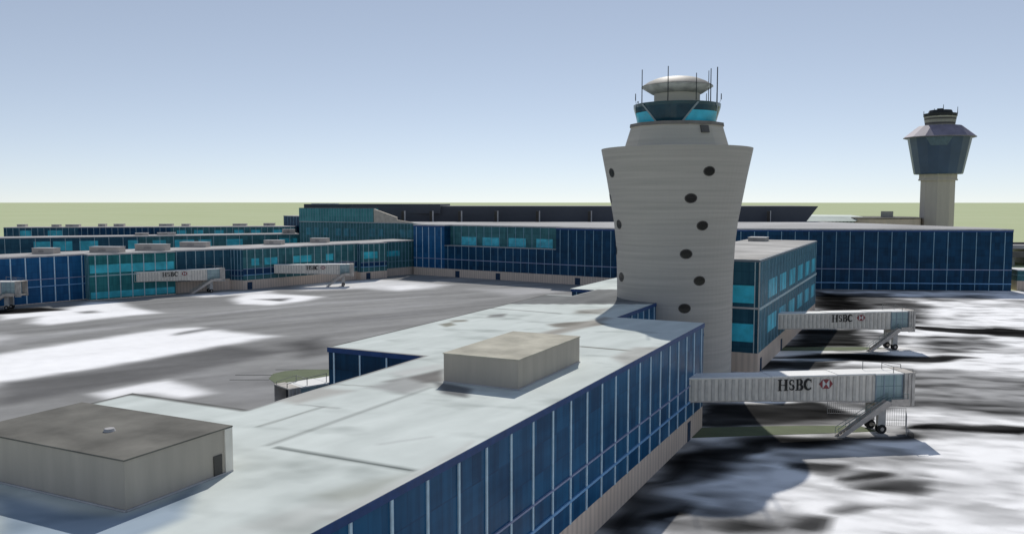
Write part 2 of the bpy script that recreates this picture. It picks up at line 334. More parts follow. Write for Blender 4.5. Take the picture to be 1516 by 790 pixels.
# ------------------------------------------------------------------ ground
g = MB(); R = 40000.0
g.face([(-R, -R, -0.05), (R, -R, -0.05), (R, R, -0.05), (-R, R, -0.05)], [(0, 0)] * 4)
m, nt, b = mat_base('pale_dry_grass', 1.0, 0.0)
n1 = sharpen(nt, noise(nt, 0.004, 6), 0.3, 0.7)
nt.links.new(ramp_mix(nt, n1, GRASS[0], GRASS[1]), b.inputs['Base Color'])
struct(g.build('grass_plain', m))
APRON_PATCHES = [  # snow, wet asphalt, and shade of buildings and bridges painted as tones
    ([(-27.2, 72.6), (-26.8, 106.5), (-31.2, 126.7), (-33.4, 310.9), (47.9, 351.1), (11.4, 75.4), (-30.4, 54.8), (-36.7, 66.2)], 242, 3),
    ([(-16.3, 166.4), (-9.1, 173.6), (20.5, 174.4), (17.0, 142.3), (-6.2, 139.0)], 140, 3),
    ([(-40.5, 305.0), (-13.0, 313.7), (1.4, 277.3), (-1.7, 237.2), (-26.7, 227.6)], 95, 4),
    ([(-34.2, 310.5), (-24.6, 298.6), (-12.3, 258.6), (-12.7, 234.5), (-25.0, 228.4)], 25, 3),  # shadow cast by the slate pier, painted dark
    ([(-12.4, 300.2), (13.7, 322.1), (21.2, 316.8), (5.2, 294.3)], 150, 4),
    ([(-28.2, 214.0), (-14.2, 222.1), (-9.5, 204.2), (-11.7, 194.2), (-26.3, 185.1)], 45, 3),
    ([(-14.9, 220.5), (-3.5, 212.4), (-3.2, 198.4), (-11.1, 196.4)], 150, 2),
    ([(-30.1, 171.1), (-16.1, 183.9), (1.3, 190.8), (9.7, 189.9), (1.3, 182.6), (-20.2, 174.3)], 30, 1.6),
    ([(-24.0, 183.5), (-3.2, 195.6), (-3.1, 192.1), (-23.6, 180.2)], 240, 0.8),
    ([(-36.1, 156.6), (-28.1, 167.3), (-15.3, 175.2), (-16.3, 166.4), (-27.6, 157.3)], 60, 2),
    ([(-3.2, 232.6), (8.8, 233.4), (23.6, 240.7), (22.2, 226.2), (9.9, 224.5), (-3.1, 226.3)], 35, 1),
    ([(-1.4, 213.4), (11.1, 221.8), (14.4, 209.0), (1.3, 195.1)], 120, 4),
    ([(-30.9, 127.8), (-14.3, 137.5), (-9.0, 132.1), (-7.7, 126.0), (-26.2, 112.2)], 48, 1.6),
    ([(-17.8, 137.3), (-7.3, 142.4), (-6.0, 136.3), (-12.5, 134.0)], 150, 1.5),
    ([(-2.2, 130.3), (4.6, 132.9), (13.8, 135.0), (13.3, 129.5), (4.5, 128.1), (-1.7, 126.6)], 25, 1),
    ([(-27.0, 106.4), (-21.2, 111.7), (-9.9, 116.6), (-1.6, 123.9), (-1.2, 120.9), (-9.7, 113.9), (-18.4, 106.3), (-21.6, 98.1), (-24.3, 90.1), (-24.4, 74.1), (-27.2, 72.6)], 40, 1.6),  # shadow along the near concourse and its bridge, painted in
    ([(-24.2, 102.2), (-19.4, 107.1), (-19.7, 96.3), (-22.8, 84.9), (-22.7, 74.9), (-25.2, 73.6), (-25.3, 89.6)], 90, 2),  # outer part of the facade shadow, painted paler
    ([(-21.8, 81.1), (-19.0, 86.3), (-12.5, 88.2), (-8.3, 85.8), (-8.9, 79.9), (-21.1, 73.9)], 140, 2),
    ([(-6.4, 105.6), (-6.7, 103.8), (-8.0, 102.0), (-9.7, 100.7), (-11.6, 100.2), (-13.1, 100.6), (-13.8, 102.0), (-13.5, 103.8), (-12.3, 105.8), (-10.4, 107.2), (-8.5, 107.6), (-7.0, 107.1)], 45, 1.6),
    ([(-3.1, 102.6), (-3.4, 101.2), (-4.1, 99.9), (-5.2, 99.0), (-6.2, 98.8), (-7.1, 99.3), (-7.5, 100.4), (-7.3, 101.9), (-6.6, 103.2), (-5.5, 104.1), (-4.3, 104.3), (-3.5, 103.7)], 45, 1.4),
    ([(2.2, 101.7), (1.7, 100.4), (0.5, 99.0), (-1.1, 97.9), (-2.7, 97.4), (-3.9, 97.6), (-4.4, 98.4), (-4.0, 99.7), (-2.9, 101.1), (-1.2, 102.3), (0.5, 102.8), (1.7, 102.6)], 55, 1.5),
    ([(-13.0, 82.7), (-13.1, 81.7), (-13.7, 80.8), (-14.7, 80.1), (-15.7, 79.8), (-16.5, 80.1), (-17.0, 80.7), (-16.9, 81.6), (-16.3, 82.6), (-15.3, 83.3), (-14.2, 83.6), (-13.4, 83.3)], 55, 1.2),
    ([(-7.7, 86.0), (-7.9, 85.1), (-8.7, 84.0), (-9.9, 83.2), (-11.1, 82.9), (-12.0, 83.1), (-12.4, 83.7), (-12.3, 84.7), (-11.5, 85.7), (-10.3, 86.6), (-9.1, 86.9), (-8.1, 86.7)], 60, 1.2),
    ([(-2.9, 91.0), (-3.2, 90.1), (-4.0, 89.1), (-5.1, 88.3), (-6.3, 88.0), (-7.2, 88.1), (-7.5, 88.8), (-7.3, 89.7), (-6.5, 90.7), (-5.3, 91.5), (-4.1, 91.9), (-3.3, 91.7)], 115, 1.5),
    ([(-21.0, 80.5), (-21.0, 79.5), (-21.4, 78.6), (-22.3, 77.9), (-23.2, 77.7), (-24.0, 78.0), (-24.6, 78.7), (-24.6, 79.7), (-24.1, 80.7), (-23.3, 81.4), (-22.3, 81.6), (-21.4, 81.3)], 30, 1),
    ([(-16.6, 109.9), (-0.3, 115.3), (2.6, 110.1), (-4.5, 106.6), (-15.8, 105.1)], 190, 2),
    ([(-0.9, 105.6), (11.1, 106.3), (10.7, 101.4), (2.5, 100.9)], 205, 2),
    ([(-168.8, 98.7), (-169.7, 107.3), (-169.2, 125.4), (-167.7, 146.3), (-162.6, 152.6), (-150.5, 151.2), (-135.5, 150.5), (-136.1, 134.7), (-136.9, 115.2), (-139.2, 101.5), (-140.2, 88.4), (-141.6, 82.5)], 252, 3),
    ([(-230.4, 146.1), (-223.4, 159.4), (-234.1, 176.2), (-227.1, 181.7), (-215.4, 175.8), (-193.8, 167.4), (-197.5, 154.7), (-199.0, 138.5), (-207.4, 138.4), (-216.4, 148.4), (-218.5, 138.5)], 250, 3),
    ([(-241.3, 147.2), (-234.5, 160.9), (-223.1, 161.3), (-226.4, 151.3), (-234.0, 142.8)], 30, 2),  # shade at the foot of the left concourse, painted in
    ([(-215.8, 159.8), (-214.7, 163.7), (-209.0, 161.5), (-210.7, 157.5)], 140, 2),
    ([(-197.0, 124.7), (-187.3, 121.7), (-179.1, 115.5), (-183.3, 111.5), (-201.3, 122.6)], 190, 4),
    ([(-200.4, 203.2), (-208.7, 219.5), (-191.9, 220.7), (-178.2, 220.6), (-175.0, 207.4), (-178.3, 196.0), (-188.8, 192.7)], 250, 3),
    ([(-193.2, 204.6), (-185.1, 212.8), (-180.7, 204.6)], 120, 2),
    ([(-221.8, 203.6), (-218.7, 217.1), (-207.1, 227.7), (-200.9, 220.9), (-212.1, 201.7)], 225, 3),
    ([(-208.2, 243.2), (-209.4, 260.2), (-199.0, 281.3), (-161.9, 274.6), (-159.7, 258.9), (-165.4, 245.8), (-181.5, 248.2), (-196.5, 233.0)], 222, 5),
    ([(-179.2, 257.5), (-172.2, 269.5), (-165.4, 258.8), (-168.0, 249.6)], 245, 3),
    ([(-145.5, 263.3), (-126.9, 280.5), (-113.8, 268.8), (-122.9, 250.1)], 180, 6),
    ([(-120.9, 91.1), (-120.1, 98.8), (-119.5, 104.7), (-110.1, 102.6), (-102.7, 100.6), (-105.1, 95.2), (-112.1, 95.4), (-114.6, 93.7), (-114.9, 89.4)], 250, 2),
    ([(-126.4, 110.0), (-117.7, 116.4), (-101.3, 114.3), (-89.5, 97.9), (-99.4, 98.0), (-110.9, 103.4)], 150, 4),
    ([(-142.8, 90.0), (-139.2, 101.5), (-136.9, 115.2), (-136.1, 134.7), (-119.8, 135.4), (-119.7, 113.3), (-123.0, 94.5), (-126.6, 79.6)], 118, 3),
    ([(-126.8, 143.3), (-124.9, 152.5), (-111.0, 139.7), (-111.0, 131.2)], 105, 4),
    ([(-185.5, 117.3), (-185.0, 146.8), (-177.8, 180.2), (-174.6, 176.9), (-179.1, 142.0), (-179.3, 113.4)], 160, 1.5),
    ([(-177.8, 180.2), (-168.1, 208.8), (-148.1, 240.0), (-145.9, 236.6), (-164.8, 204.6), (-174.6, 176.9)], 165, 1.2),
    ([(-160.5, 143.9), (-155.2, 175.6), (-137.0, 222.1), (-134.3, 217.7), (-152.5, 172.5), (-157.2, 141.0)], 150, 1.5),
    ([(-138.0, 176.8), (-130.2, 203.7), (-124.4, 201.6), (-131.1, 173.4)], 150, 2.5),

]
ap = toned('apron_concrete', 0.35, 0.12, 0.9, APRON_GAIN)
X1 = np.concatenate([np.arange(-300, -110, 1.6), np.arange(-110, -40, 1.2), np.arange(-40, 64, 0.6), np.arange(64, 140, 8)])
Y1 = np.concatenate([np.arange(-60, 50, 5), np.arange(50, 235, 0.8), np.arange(235, 345, 1.6)])
def snow_field(x, y, c):
    right = 1 / (1 + np.exp(-(x + 30) / 2)); g = c[..., 0]
    n = streaks(x, y, 20, 13, 4.5, 11); n2 = streaks(x, y, 62, 30, 5, 23)
    d = right * (np.minimum(n, 0.15) * 62 + 8) * np.clip((g - 20) / 120, .25, 1) + right * np.maximum(n, 0) * 22 * (g < 150)
    n3 = streaks(x, y, 10, 4.5, 2.2, 91, 2); d = d + right * np.minimum(n3 - .15, 0) * 48 * np.clip((g - 20) / 140, .2, 1)
    d = d + (1 - right) * n2 * (12 - 7 * (g > 200))
    return c + d[..., None]
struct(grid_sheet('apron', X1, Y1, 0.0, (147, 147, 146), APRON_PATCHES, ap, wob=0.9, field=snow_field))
k = MB(); k.face([(-900, 120, -.02), (-300.0, 120, -.02), (-290, 345, -.02), (-290, 520, -.02), (-700, 700, -.02), (-530, 360, -.02), (-900, 300, -.02)])
struct(k.build('far_apron', plain('far_apron_concrete', (.30, .30, .30), .9, .3, .03)))
k = MB(); k.prism([(-91.3, 128.7), (-99.2, 124.1), (-103.5, 122.3), (-105.6, 119.5), (-105.8, 116.6), (-103.6, 113.1), (-98.9, 109.9), (-95.1, 108.9), (-82.5, 116.2), (-80, 124)], 0.0, 0.04, bottom=False)
OL = plain('olive_green_paint', (.125, .155, .085), .9, .12, .4)
struct(k.build('green_painted_ground', OL))
k = MB(); k.prism([(-27.25, 108.8), (-18.0, 114.9), (-10.2, 119.9), (-5.4, 123.2), (-8.0, 125.2), (-18.0, 120.0), (-27.25, 114.4)], 0.0, 0.04, bottom=False)
struct(k.build('green_painted_ground', OL))
k = MB(); k.prism([(-27.15, 182.1), (-12.0, 189.9), (-7.7, 195.2), (-12.3, 194.6), (-27.15, 186.6)], 0.0, 0.04, bottom=False)
struct(k.build('green_painted_ground', OL))
for (x0, y0, x1, y1) in ((-111.1, 112.7, -104.9, 115.8), (-109.0, 109.2, -102.8, 112.3), (-108, 119.7, -99, 124.2)):
    k = MB(); k.prism([(x0, y0), (x1, y1), (x1 - .06, y1 + .12), (x0 - .06, y0 + .12)], 0.0, 0.05, bottom=False)
    struct(k.build('painted_line', plain('dark_line_paint', (.06, .07, .06), .8, .2, 1)))

# ------------------------------------------------------------------ near concourse (runs from under the camera past the round tower)
def shell(root, foot, H, cope, roofm, cz=0.45, grow=0.12, roof=True):
    P = [at_root(root, p) for p in foot]
    if area(P) < 0: P = P[::-1]
    k = MB(); k.prism(offset(P, grow), H - cz, H + 0.10); c = k.build('parapet', cope, root)
    if roof:
        k = MB(); k.prism(offset(P, -0.25), H + 0.05, H + 0.14, bottom=False); k.build('roof', roofm, root)
    return P
def facade(root, P, H, segs, base_h=3.0, basem=None, cz=0.45):
    """segs: {edge index: (glass, z0, pitch, mullion material, transoms, kw)} ; every other edge gets the default"""
    out = {}
    for i in range(len(P)):
        a, b = P[i], P[(i + 1) % len(P)]
        s = segs.get(i, segs['default']); g_, z0, pitch, mm, tr, kw = s
        L = hypot(b[0] - a[0], b[1] - a[1])
        if z0 > 0.01:
            w = MB(); w.face([(*a, 0), (*b, 0), (*b, z0), (*a, z0)], [(0, 0), (L, 0), (L, z0), (0, z0)]); w.build('base_wall', basem or TAN(), root)
        out[i] = wall(root, a, b, z0, H - cz, g_, pitch, mm, trans=tr, **kw)
    return out
FA = [(-27.3, -30), (-27.3, 114.7), (-40, 114.7), (-40, 134.7), (-40, 150), (-46, 150), (-46, 313), (-61, 308), (-61, 149.5), (-56, 149.5), (-56, 137.9),
      (-61.1, 137.9), (-61.1, 76.5), (-48.2, 76.5), (-48.2, 50.2), (-61.4, 50.2), (-61.4, -30)]
A = empty('airport_concourse', (-27.3, 30, 0), 'nearest blue glass concourse whose pale flat roof fills the foreground', 'building')
PA = shell(A, FA, 14.4, COPE(), ROOFW(), roof=False)
dA = (BLUE(), 3.0, None, None, (), {})
LT = [(7.25, 0.16, RAILP()), (5.1, 0.24, RAILB())]
FA_W = facade(A, PA, 14.4, {'default': dA,
    0: (BLUE(), 3.0, 3.88, MULL(), LT, dict(offs=0.933, mw=0.24)),
    1: (BLUE(), 3.0, 3.9, MULL(), (), {}), 2: (BLUE(), 3.0, 2.9, MULL(), LT, dict(mw=.17)),
    9: (NAVY(), 3.0, 3.0, MULD(), (), {}), 8: (NAVY(), 3.0, 2.0, MULD(), (), {}),
    12: (NAVY(), 3.0, 3.6, MULL(), (), dict(offs=0.22)), 14: (NAVY(), 3.0, 3.6, MULD(), (), {})})
door(A, PA[0], PA[1], 137.4, 1.3, 2.5); door(A, PA[0], PA[1], 84, 1.6, 2.4)
ROOF_PATCHES = [
    ([(-61.9, 121.5), (-43.4, 130.6), (-38.0, 133.3), (-44.8, 154.6), (-56.1, 150.4), (-55.9, 137.7), (-61.0, 137.5)], (128, 130, 130), 0.3),
    ([(-39.1, 43.4), (-28.0, 43.3), (-28.0, 42.9), (-39.1, 43.0)], (100, 106, 104), 0.25),
    ([(-40.1, 43.2), (-39.7, 63.9), (-39.3, 63.9), (-39.7, 43.2)], (160, 165, 162), 0.3),
    ([(-44.0, 46.6), (-43.6, 53.8), (-43.4, 53.8), (-43.8, 46.6)], (130, 134, 130), 0.25),
    ([(-46.0, 53.5), (-42.1, 53.9), (-42.1, 53.7), (-46.0, 53.3)], (150, 152, 150), 0.25),
    ([(-52.3, 60.0), (-41.4, 62.5), (-41.4, 62.3), (-52.3, 59.8)], (150, 152, 148), 0.25),
    ([(-33.4, 46.9), (-31.1, 50.2), (-30.9, 50.0), (-33.2, 46.7)], (185, 190, 187), 0.4),
    ([(-35.5, 89.8), (-27.0, 89.6), (-27.0, 89.2), (-35.5, 89.4)], (95, 92, 84), 0.3),
    ([(-60.9, 116.4), (-48.7, 115.3), (-48.7, 114.9), (-60.9, 116.0)], (110, 110, 108), 0.3),
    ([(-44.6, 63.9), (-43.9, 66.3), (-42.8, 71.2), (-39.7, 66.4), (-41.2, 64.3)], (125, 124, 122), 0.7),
    ([(-46.5, 67.5), (-44.5, 73.4), (-43.1, 71.7), (-44.5, 66.0)], (200, 203, 200), 0.8),
    ([(-45.9, 104.1), (-44.3, 107.1), (-41.4, 109.9), (-38.7, 107.7), (-40.8, 103.2), (-44.2, 102.2)], (138, 135, 128), 0.8),
    ([(-43.7, 96.7), (-42.5, 105.1), (-41.6, 114.5), (-40.3, 113.6), (-40.4, 102.1), (-41.8, 94.6)], (160, 157, 150), 1.0),
    ([(-47.9, 119.8), (-44.1, 124.5), (-43.1, 117.0), (-46.9, 116.0)], (168, 168, 162), 1.0),
    ([(-59.2, 97.6), (-58.7, 100.0), (-56.8, 98.0), (-57.1, 95.9)], (140, 140, 130), 0.5),
    ([(-57.5, 109.1), (-55.9, 111.5), (-54.7, 108.0), (-56.4, 106.4)], (150, 152, 150), 0.5),
    ([(-59.7, 101.7), (-58.1, 103.2), (-57.0, 101.5), (-58.5, 100.1)], (150, 150, 142), 0.5),
    ([(-34.5, 76.4), (-34.1, 80.6), (-32.1, 79.5), (-32.4, 74.8)], (188, 186, 178), 1.0),
    ([(-30.5, 37.0), (-29.0, 40.8), (-28.0, 42.2), (-27.4, 38.5), (-28.4, 36.1)], (168, 172, 165), 1.2),
    ([(-30.0, 84.8), (-29.7, 91.9), (-26.6, 93.5), (-26.6, 80.3)], (182, 183, 178), 0.8),
    ([(-31.3, 30.7), (-29.8, 36.2), (-28.2, 37.0), (-27.5, 32.5)], (196, 200, 196), 1.0),
    ([(-61.6, 26), (-61.0, 26), (-61.0, 50.4), (-61.6, 50.4)], (120, 120, 118), 0.2),
    ([(-61.6, 49.7), (-48.1, 49.7), (-48.1, 50.4), (-61.6, 50.4)], (105, 105, 103), 0.2),
    ([(-48.5, 50), (-48.0, 50), (-48.0, 76.6), (-48.5, 76.6)], (140, 140, 138), 0.2),
    ([(-61.6, 76.4), (-60.85, 76.4), (-60.85, 138), (-61.6, 138)], (110, 110, 108), 0.2),
    ([(-61.6, 76.2), (-48, 76.2), (-48, 76.9), (-61.6, 76.9)], (150, 150, 148), 0.2),
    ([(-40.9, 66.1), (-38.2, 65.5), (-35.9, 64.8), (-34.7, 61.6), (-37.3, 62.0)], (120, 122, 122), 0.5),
    ([(-44.5, 61.2), (-43.9, 66.3), (-39.8, 64.4), (-40.1, 60.4)], (170, 172, 170), 0.8),
    ([(-46.6, 29.1), (-40.8, 29.0), (-37.6, 29.8), (-37.2, 32.5), (-37.8, 35.1), (-34.6, 31.1), (-34.5, 28.1), (-40.5, 25.2)], (150, 165, 178), 0.7),  # cast shadow round the near plant room, painted as a blue-grey tone
    ([(-50.6, 53.8), (-48.6, 59.2), (-45.0, 59.4), (-46.0, 53.4)], (180, 180, 175), 0.9),
    ([(-27.9, 34.3), (-27.6, 44.6), (-27.9, 50.4), (-27.3, 48.3), (-27.1, 38.1), (-27.0, 34.3)], (186, 188, 184), 0.5),

]
XR = np.arange(-61.5, -27.05, 0.27) + 27.3; YR = np.concatenate([np.arange(-30, 26, 4), np.arange(26, 122, 0.3), np.arange(122, 314, 1.0)]) - 30
rm = toned('roof_sheeting', 0.45, 0.08, 0.8, ROOF_GAIN, big=0.11)
RP = [([(x + 27.3, y - 30) for x, y in p], v, f) for p, v, f in ROOF_PATCHES]
grid_sheet('roof', XR, YR, 14.515, (206, 213, 209), RP, rm, A, clip=offset(PA, 0.10), wob=0.0, field=lambda x, y, c: c + (streaks(x, y, 80, 9, 2.2, 71) * 7 + np.minimum(streaks(x, y, 15, 5, 3, 81) + .35, 0) * 26)[..., None])
PLANT = stripes('plant_room_concrete', (.46, .415, .355), (.455, .41, .35), 2.4, var=0.13)
PLANT_TOP1 = plain('weathered_dark_roof', (.17, .165, .145), .9, .45, .25)
PLANT_TOP2 = plain('weathered_cream_roof', (.46, .44, .36), .9, .30, .35)
def plant_room(x0, x1, y0, y1, z, h, top, dr=False):
    k = MB(); k.box(x0, x1, y0, y1, z, z + h); o = k.build('plant_room', PLANT, A)
    k = MB(); k.box(x0 - .07, x1 + .07, y0 - .07, y1 + .07, z + h + .002, z + h + .09); k.build('roof', top, o)
    k = MB(); k.bar((x0, y0 - .06, z + .06), (x1 + .06, y0 - .06, z + .06), .10, .10); k.bar((x1 + .06, y0, z + .06), (x1 + .06, y1, z + .06), .10, .10); k.build('base_flashing', LIP(), o)
    if dr:
        k = MB(); k.box(x1 - .03, x1 + .07, y1 - 1.5, y1 - .85, z + .02, z + 1.3); k.build('door', plain('dark_grey_door', (.07, .065, .06), .6), o)
        k = MB(); k.box(x1 - .03, x1 + .10, y1 - .6, y1 + .0, z, z + h); k.build('corner_post', plain('cream_paint', (.80, .76, .68), .7), o)
        k = MB(); k.tube(((x0 + x1) / 2 + 1.2, (y0 + y1) / 2 - .3, z + h + .09), ((x0 + x1) / 2 + 1.2, (y0 + y1) / 2 - .3, z + h + .26), .35, .28, 14); k.build('roof_vent', LIP(), o)
    return o
ZR = 14.52; ox, oy = 27.3, -30
plant_room(-51.6 + ox, -38.0 + ox, 30.4 + oy, 38.1 + oy, ZR, 2.75, PLANT_TOP1, True)
plant_room(-39.6 + ox, -32.0 + ox, 66.1 + oy, 80.6 + oy, ZR, 2.62, PLANT_TOP2)

# ------------------------------------------------------------------ two-storey pier behind the round tower
B = empty('airport_pier', (-27.2, 156, 0), 'taller slate glass pier with bright cyan windows just behind the round tower', 'building')
FB = [(-27.2, 156.0), (-27.2, 241.0), (-45.9, 241.0), (-45.9, 156.0)]
PB = shell(B, FB, 20.5, plain('slate_coping', (.16, .20, .24), .5), plain('grey_white_roofing', (.46, .45, .43), .9, .45, .08), cz=.3, grow=.06)
WB = facade(B, PB, 20.5, {'default': (SLATE(), 3.6, None, None, (), {}),
    0: (glazing('side_slate_glazing', (.035, .12, .17), (.06, .18, .24), 2.0, 2.3, seam=.5), 3.6, 3.9, MULD(), [(11.7, .5, MULG())], dict(mw=.14)),
    3: (SLATE(), 3.6, 5.1, MULG(), [(11.8, .35, LIP())], dict(mw=.16, offs=.51))}, cz=.3)
sp = []
for (s0, s1) in ((9.5, 19.5), (23.5, 31.5), (36.5, 45), (50, 58), (63, 70), (75, 82)):
    sp += [(s0, s1, 12.7, 16.2), (s0, s1, 6.1, 9.3)]
panes(WB[0], sp, plain('cyan_pane_bright', (.07, .62, .85), .3, .45, .22, .4))
panes(WB[3], [(2.7 + 5.1 * i, 7.6 + 5.1 * i, z0, z1) for i in range(3) for z0, z1 in ((12.7, 15.9), (5.6, 8.9))] , plain('deep_cyan_pane', (.05, .56, .74), .3, .25, .5, .4))
k = MB(); k.box(-.12, .06, -.12, .06, 3.6, 20.2); k.build('corner_trim', plain('pale_corner_trim', (.5, .5, .47), .6), B)
door(B, PB[0], PB[1], 3.0, 1.5, 2.4); door(B, PB[0], PB[1], 27.0, 1.5, 2.4)
unit(B, -41.0, 232.0, 4.5, 5, .9, 20.64)

# ------------------------------------------------------------------ long terminal across the background
C = empty('terminal_building', (-103, 293, 0), 'very long navy glass terminal across the background behind the round tower', 'building')
C0, C1, C2, C3, C4, C5 = (-198.3, 306.5), (-103, 293), (26.2, 341.7), (20.5, 357), (-50, 438), (-211, 349)
full = [at_root(C, p) for p in (C0, C1, C2, C3, C4, C5)]
d = (Vector(C1) - Vector(C0)); Lc = d.length; d.normalize(); nrm = Vector((d.y, -d.x))
def onC(s, inset=0.0): p = Vector(C0) + d * s - nrm * inset; return at_root(C, (p.x, p.y))
sA, sB = 17.0, 71.5
H = 21.4
upper = [full[0], onC(sA), onC(sA, 4), onC(sB, 4), onC(sB)] + full[1:]
# roof + coping
k = MB(); k.prism(offset(upper, .1), H - .35, H + .1); k.build('parapet', LIP(), C)
k = MB(); k.prism(offset(upper, -.3), H + .05, H + .15, bottom=False); k.build('roof', plain('terminal_roofing', (.42, .42, .42), .9, .3, .03), C)
for a, b in ((full[0], onC(sA)), (onC(sB), full[1]), (full[1], full[2])):
    L = hypot(b[0] - a[0], b[1] - a[1]); k = MB()
    dx, dy = (b[0] - a[0]) / L, (b[1] - a[1]) / L; nx, ny = dy, -dx
    k.prism([(a[0] + nx * .16, a[1] + ny * .16), (b[0] + nx * .16, b[1] + ny * .16), (b[0] + nx * .02, b[1] + ny * .02), (a[0] + nx * .02, a[1] + ny * .02)], H - .9, H - .36)
    k.build('fascia', COPE(), C)
TR = lambda z2: [(7.3, .26, RAILP())] + ([(2.4, .3, RAILB())] if z2 else [])
def base(a, b, h):
    L = hypot(b[0] - a[0], b[1] - a[1]); w = MB(); w.face([(*a, 0), (*b, 0), (*b, h), (*a, h)], [(0, 0), (L, 0), (L, h), (0, h)]); w.build('base_wall', TAN(), C)
base(full[0], full[1], 3.3)
wall(C, full[0], onC(sA), 3.3, H - .35, BLUE2(), 3.4, MULL(), .2, TR(0))
wm = wall(C, onC(sA), onC(sB), 3.3, 12.9, NAVY(), 3.65, MULD(), .2, TR(0))
wall(C, onC(sB), full[1], 3.3, H - .35, NAVY(), 3.6, MULD(), .22, TR(0))
wu = wall(C, onC(sA, 4), onC(sB, 4), 12.9, H - .35, TEAL(), 3.9, MULD(), .16)
panes(wu, [(6, 13.5, 13.2, 16.6), (16.8, 25, 13.2, 16.6), (29.8, 38, 13.2, 16.6), (43, 50.5, 13.2, 16.6)], plain('teal_cyan_pane', (.06, .48, .60), .3, .35, .5, .4))
w = MB(); w.face([(*onC(sA), 12.9), (*onC(sA, 4), 12.9), (*onC(sA, 4), H - .3), (*onC(sA), H - .3)]); w.face([(*onC(sB, 4), 12.9), (*onC(sB), 12.9), (*onC(sB), H - .3), (*onC(sB, 4), H - .3)]); w.build('side_wall', NAVY(), C)
k = MB(); k.prism([onC(sA + .05, -.15), onC(sB - .05, -.15), onC(sB - .05, 4), onC(sA + .05, 4)], 12.86, 13.02); k.build('ledge', LIP(), C)
wall(C, full[1], full[2], 0.0, H - .35, NAVY(), 4.75, MULD(), .24, TR(1))
wall(C, full[2], full[3], 0, H - .35, NAVY(), 4, MULD()); wall(C, full[3], full[4], 0, H - .35, NAVY()); wall(C, full[4], full[5], 0, H - .35, NAVY()); wall(C, full[5], full[0], 0, H - .35, TEAL())
for s in (23.8, 44.3, 81): door(C, full[0], full[1], s, 2.2, 2.6)

# dark hall roof rising behind the terminal, pillars in front of it
HD = empty('dark_roofed_hall', (-150, 380, 0), 'large charcoal roofed hall rising behind the long terminal with pillars along its front', 'building')
CH = plain('charcoal_roof_sheet', (.078, .084, .10), .75, .15, .02)
hp = [(-253, 334.5), (-48.5, 432), (-70, 500), (-275, 400)]
lp = [at_root(HD, p) for p in hp]; q = [at_root(HD, p) for p in [(-252.5, 335.5), (-53.5, 429.5), (-70, 500), (-275, 400)]]
k = MB(); k.prism(q, 0, 21.6, top=False); k.build('lower_wall', plain('hall_wall', (.10, .10, .11), .8), HD)
k = MB(); k.prism(q, 21.6, 29.0, poly2=lp); k.build('sloped_roof_front', CH, HD)
k = MB(); k.prism([at_root(HD, p) for p in [(-279, 332), (-212, 351.5), (-235, 400), (-300, 380)]], 25.5, 30.0); k.build('upper_roof', CH, HD)
k = MB(); k.prism([at_root(HD, p) for p in [(-276, 334), (-264, 337.5), (-266, 343), (-278, 339)]], 30.01, 30.35); k.build('white_roof_strip', plain('white_paint', (.8, .8, .8), .6), HD)
for (x, y) in [(-227.6, 343.7), (-215.5, 349.6), (-203.2, 355.7), (-187.7, 363.4), (-169.8, 372.2), (-147.5, 383.2), (-70.6, 421.1)]:
    x, y = at_root(HD, (x + 1.2, y - 2.5)); k = MB(); k.box(x - .75, x + .75, y - .5, y + .5, 21.5, 26.6); p = k.build('pillar', plain('dark_brown_pillar', (.05, .045, .04), .7), HD)
    k = MB(); k.box(x + .76, x + 1.0, y - .45, y + .45, 21.5, 26.8); k.build('edge_strip', LIP(), p)

# teal glass block at the far left end of the terminal
J = empty('teal_glass_block', (-245, 326, 0), 'tall teal glass block with a tan sloping fin wall under the dark hall roof', 'building')
FJ = [at_root(J, p) for p in [(-279, 328.3), (-205, 322.0), (-200, 352), (-275, 362)]]
wj = wall(J, FJ[0], FJ[1], 0, 21.3, TEAL(), 1.9, MULD(), .14, proud=.06, name='lower_curtain_wall')
rr = random.Random(3)
panes(wj, [(s, s + 3.2, 15.0, 18.6) for s in (4.5, 10, 16, 24, 29, 33.5, 45, 50, 63, 67)], plain('dull_teal_pane', (.035, .21, .27), .4, .4, .4))
panes(wj, [(s, s + 2.6, 4.5, 9.0) for s in (52, 57, 62, 66)], plain('dull_teal_pane', (.035, .21, .27), .4, .4, .4))
for i in (1, 2, 3): wall(J, FJ[i], FJ[(i + 1) % 4], 0, 21.3, TEAL(), name='lower_curtain_wall')
k = MB(); k.prism(FJ, 21.3, 21.6); k.build('roof', LIP(), J)
dJ = (Vector(FJ[1]) - Vector(FJ[0])).normalized(); nJ = Vector((dJ.y, -dJ.x))
jp = lambda s, o=0: tuple(Vector(FJ[0]) + dJ * s - nJ * o)
U = [jp(0), jp(47.5), jp(47.5, 3.5), jp(0, 3.5)]
for i in range(4): wall(J, U[i], U[(i + 1) % 4], 21.6, 28.0, TEALU(), 1.7 if i == 0 else None, MULD(), .14, name='upper_curtain_wall', proud=.05)
k = MB(); k.prism(U, 28.0, 28.15); k.build('upper_roof', CH, J)
k = MB()
f0, f1 = jp(47.7), jp(61)
bk = [(p[0] - nJ.x * 1.0, p[1] - nJ.y * 1.0) for p in (f0, f1)]
k.hexa([(*f0, 21.62), (*f1, 21.62), (*bk[1], 21.62), (*bk[0], 21.62), (*f0, 27.8), (*f1, 24.1), (*bk[1], 24.1), (*bk[0], 27.8)])
k.build('fin_wall', plain('tan_fin', (.56, .50, .42), .8), J)
k = MB(); f2 = jp(70); b2 = (f2[0] - nJ.x, f2[1] - nJ.y)
k.hexa([(*f1, 21.62), (*f2, 21.62), (*b2, 21.62), (*bk[1], 21.62), (*f1, 22.9), (*f2, 21.8), (*b2, 21.8), (*bk[1], 22.9)])
k.build('fin_tail', plain('tan_fin', (.56, .50, .42), .8), J)

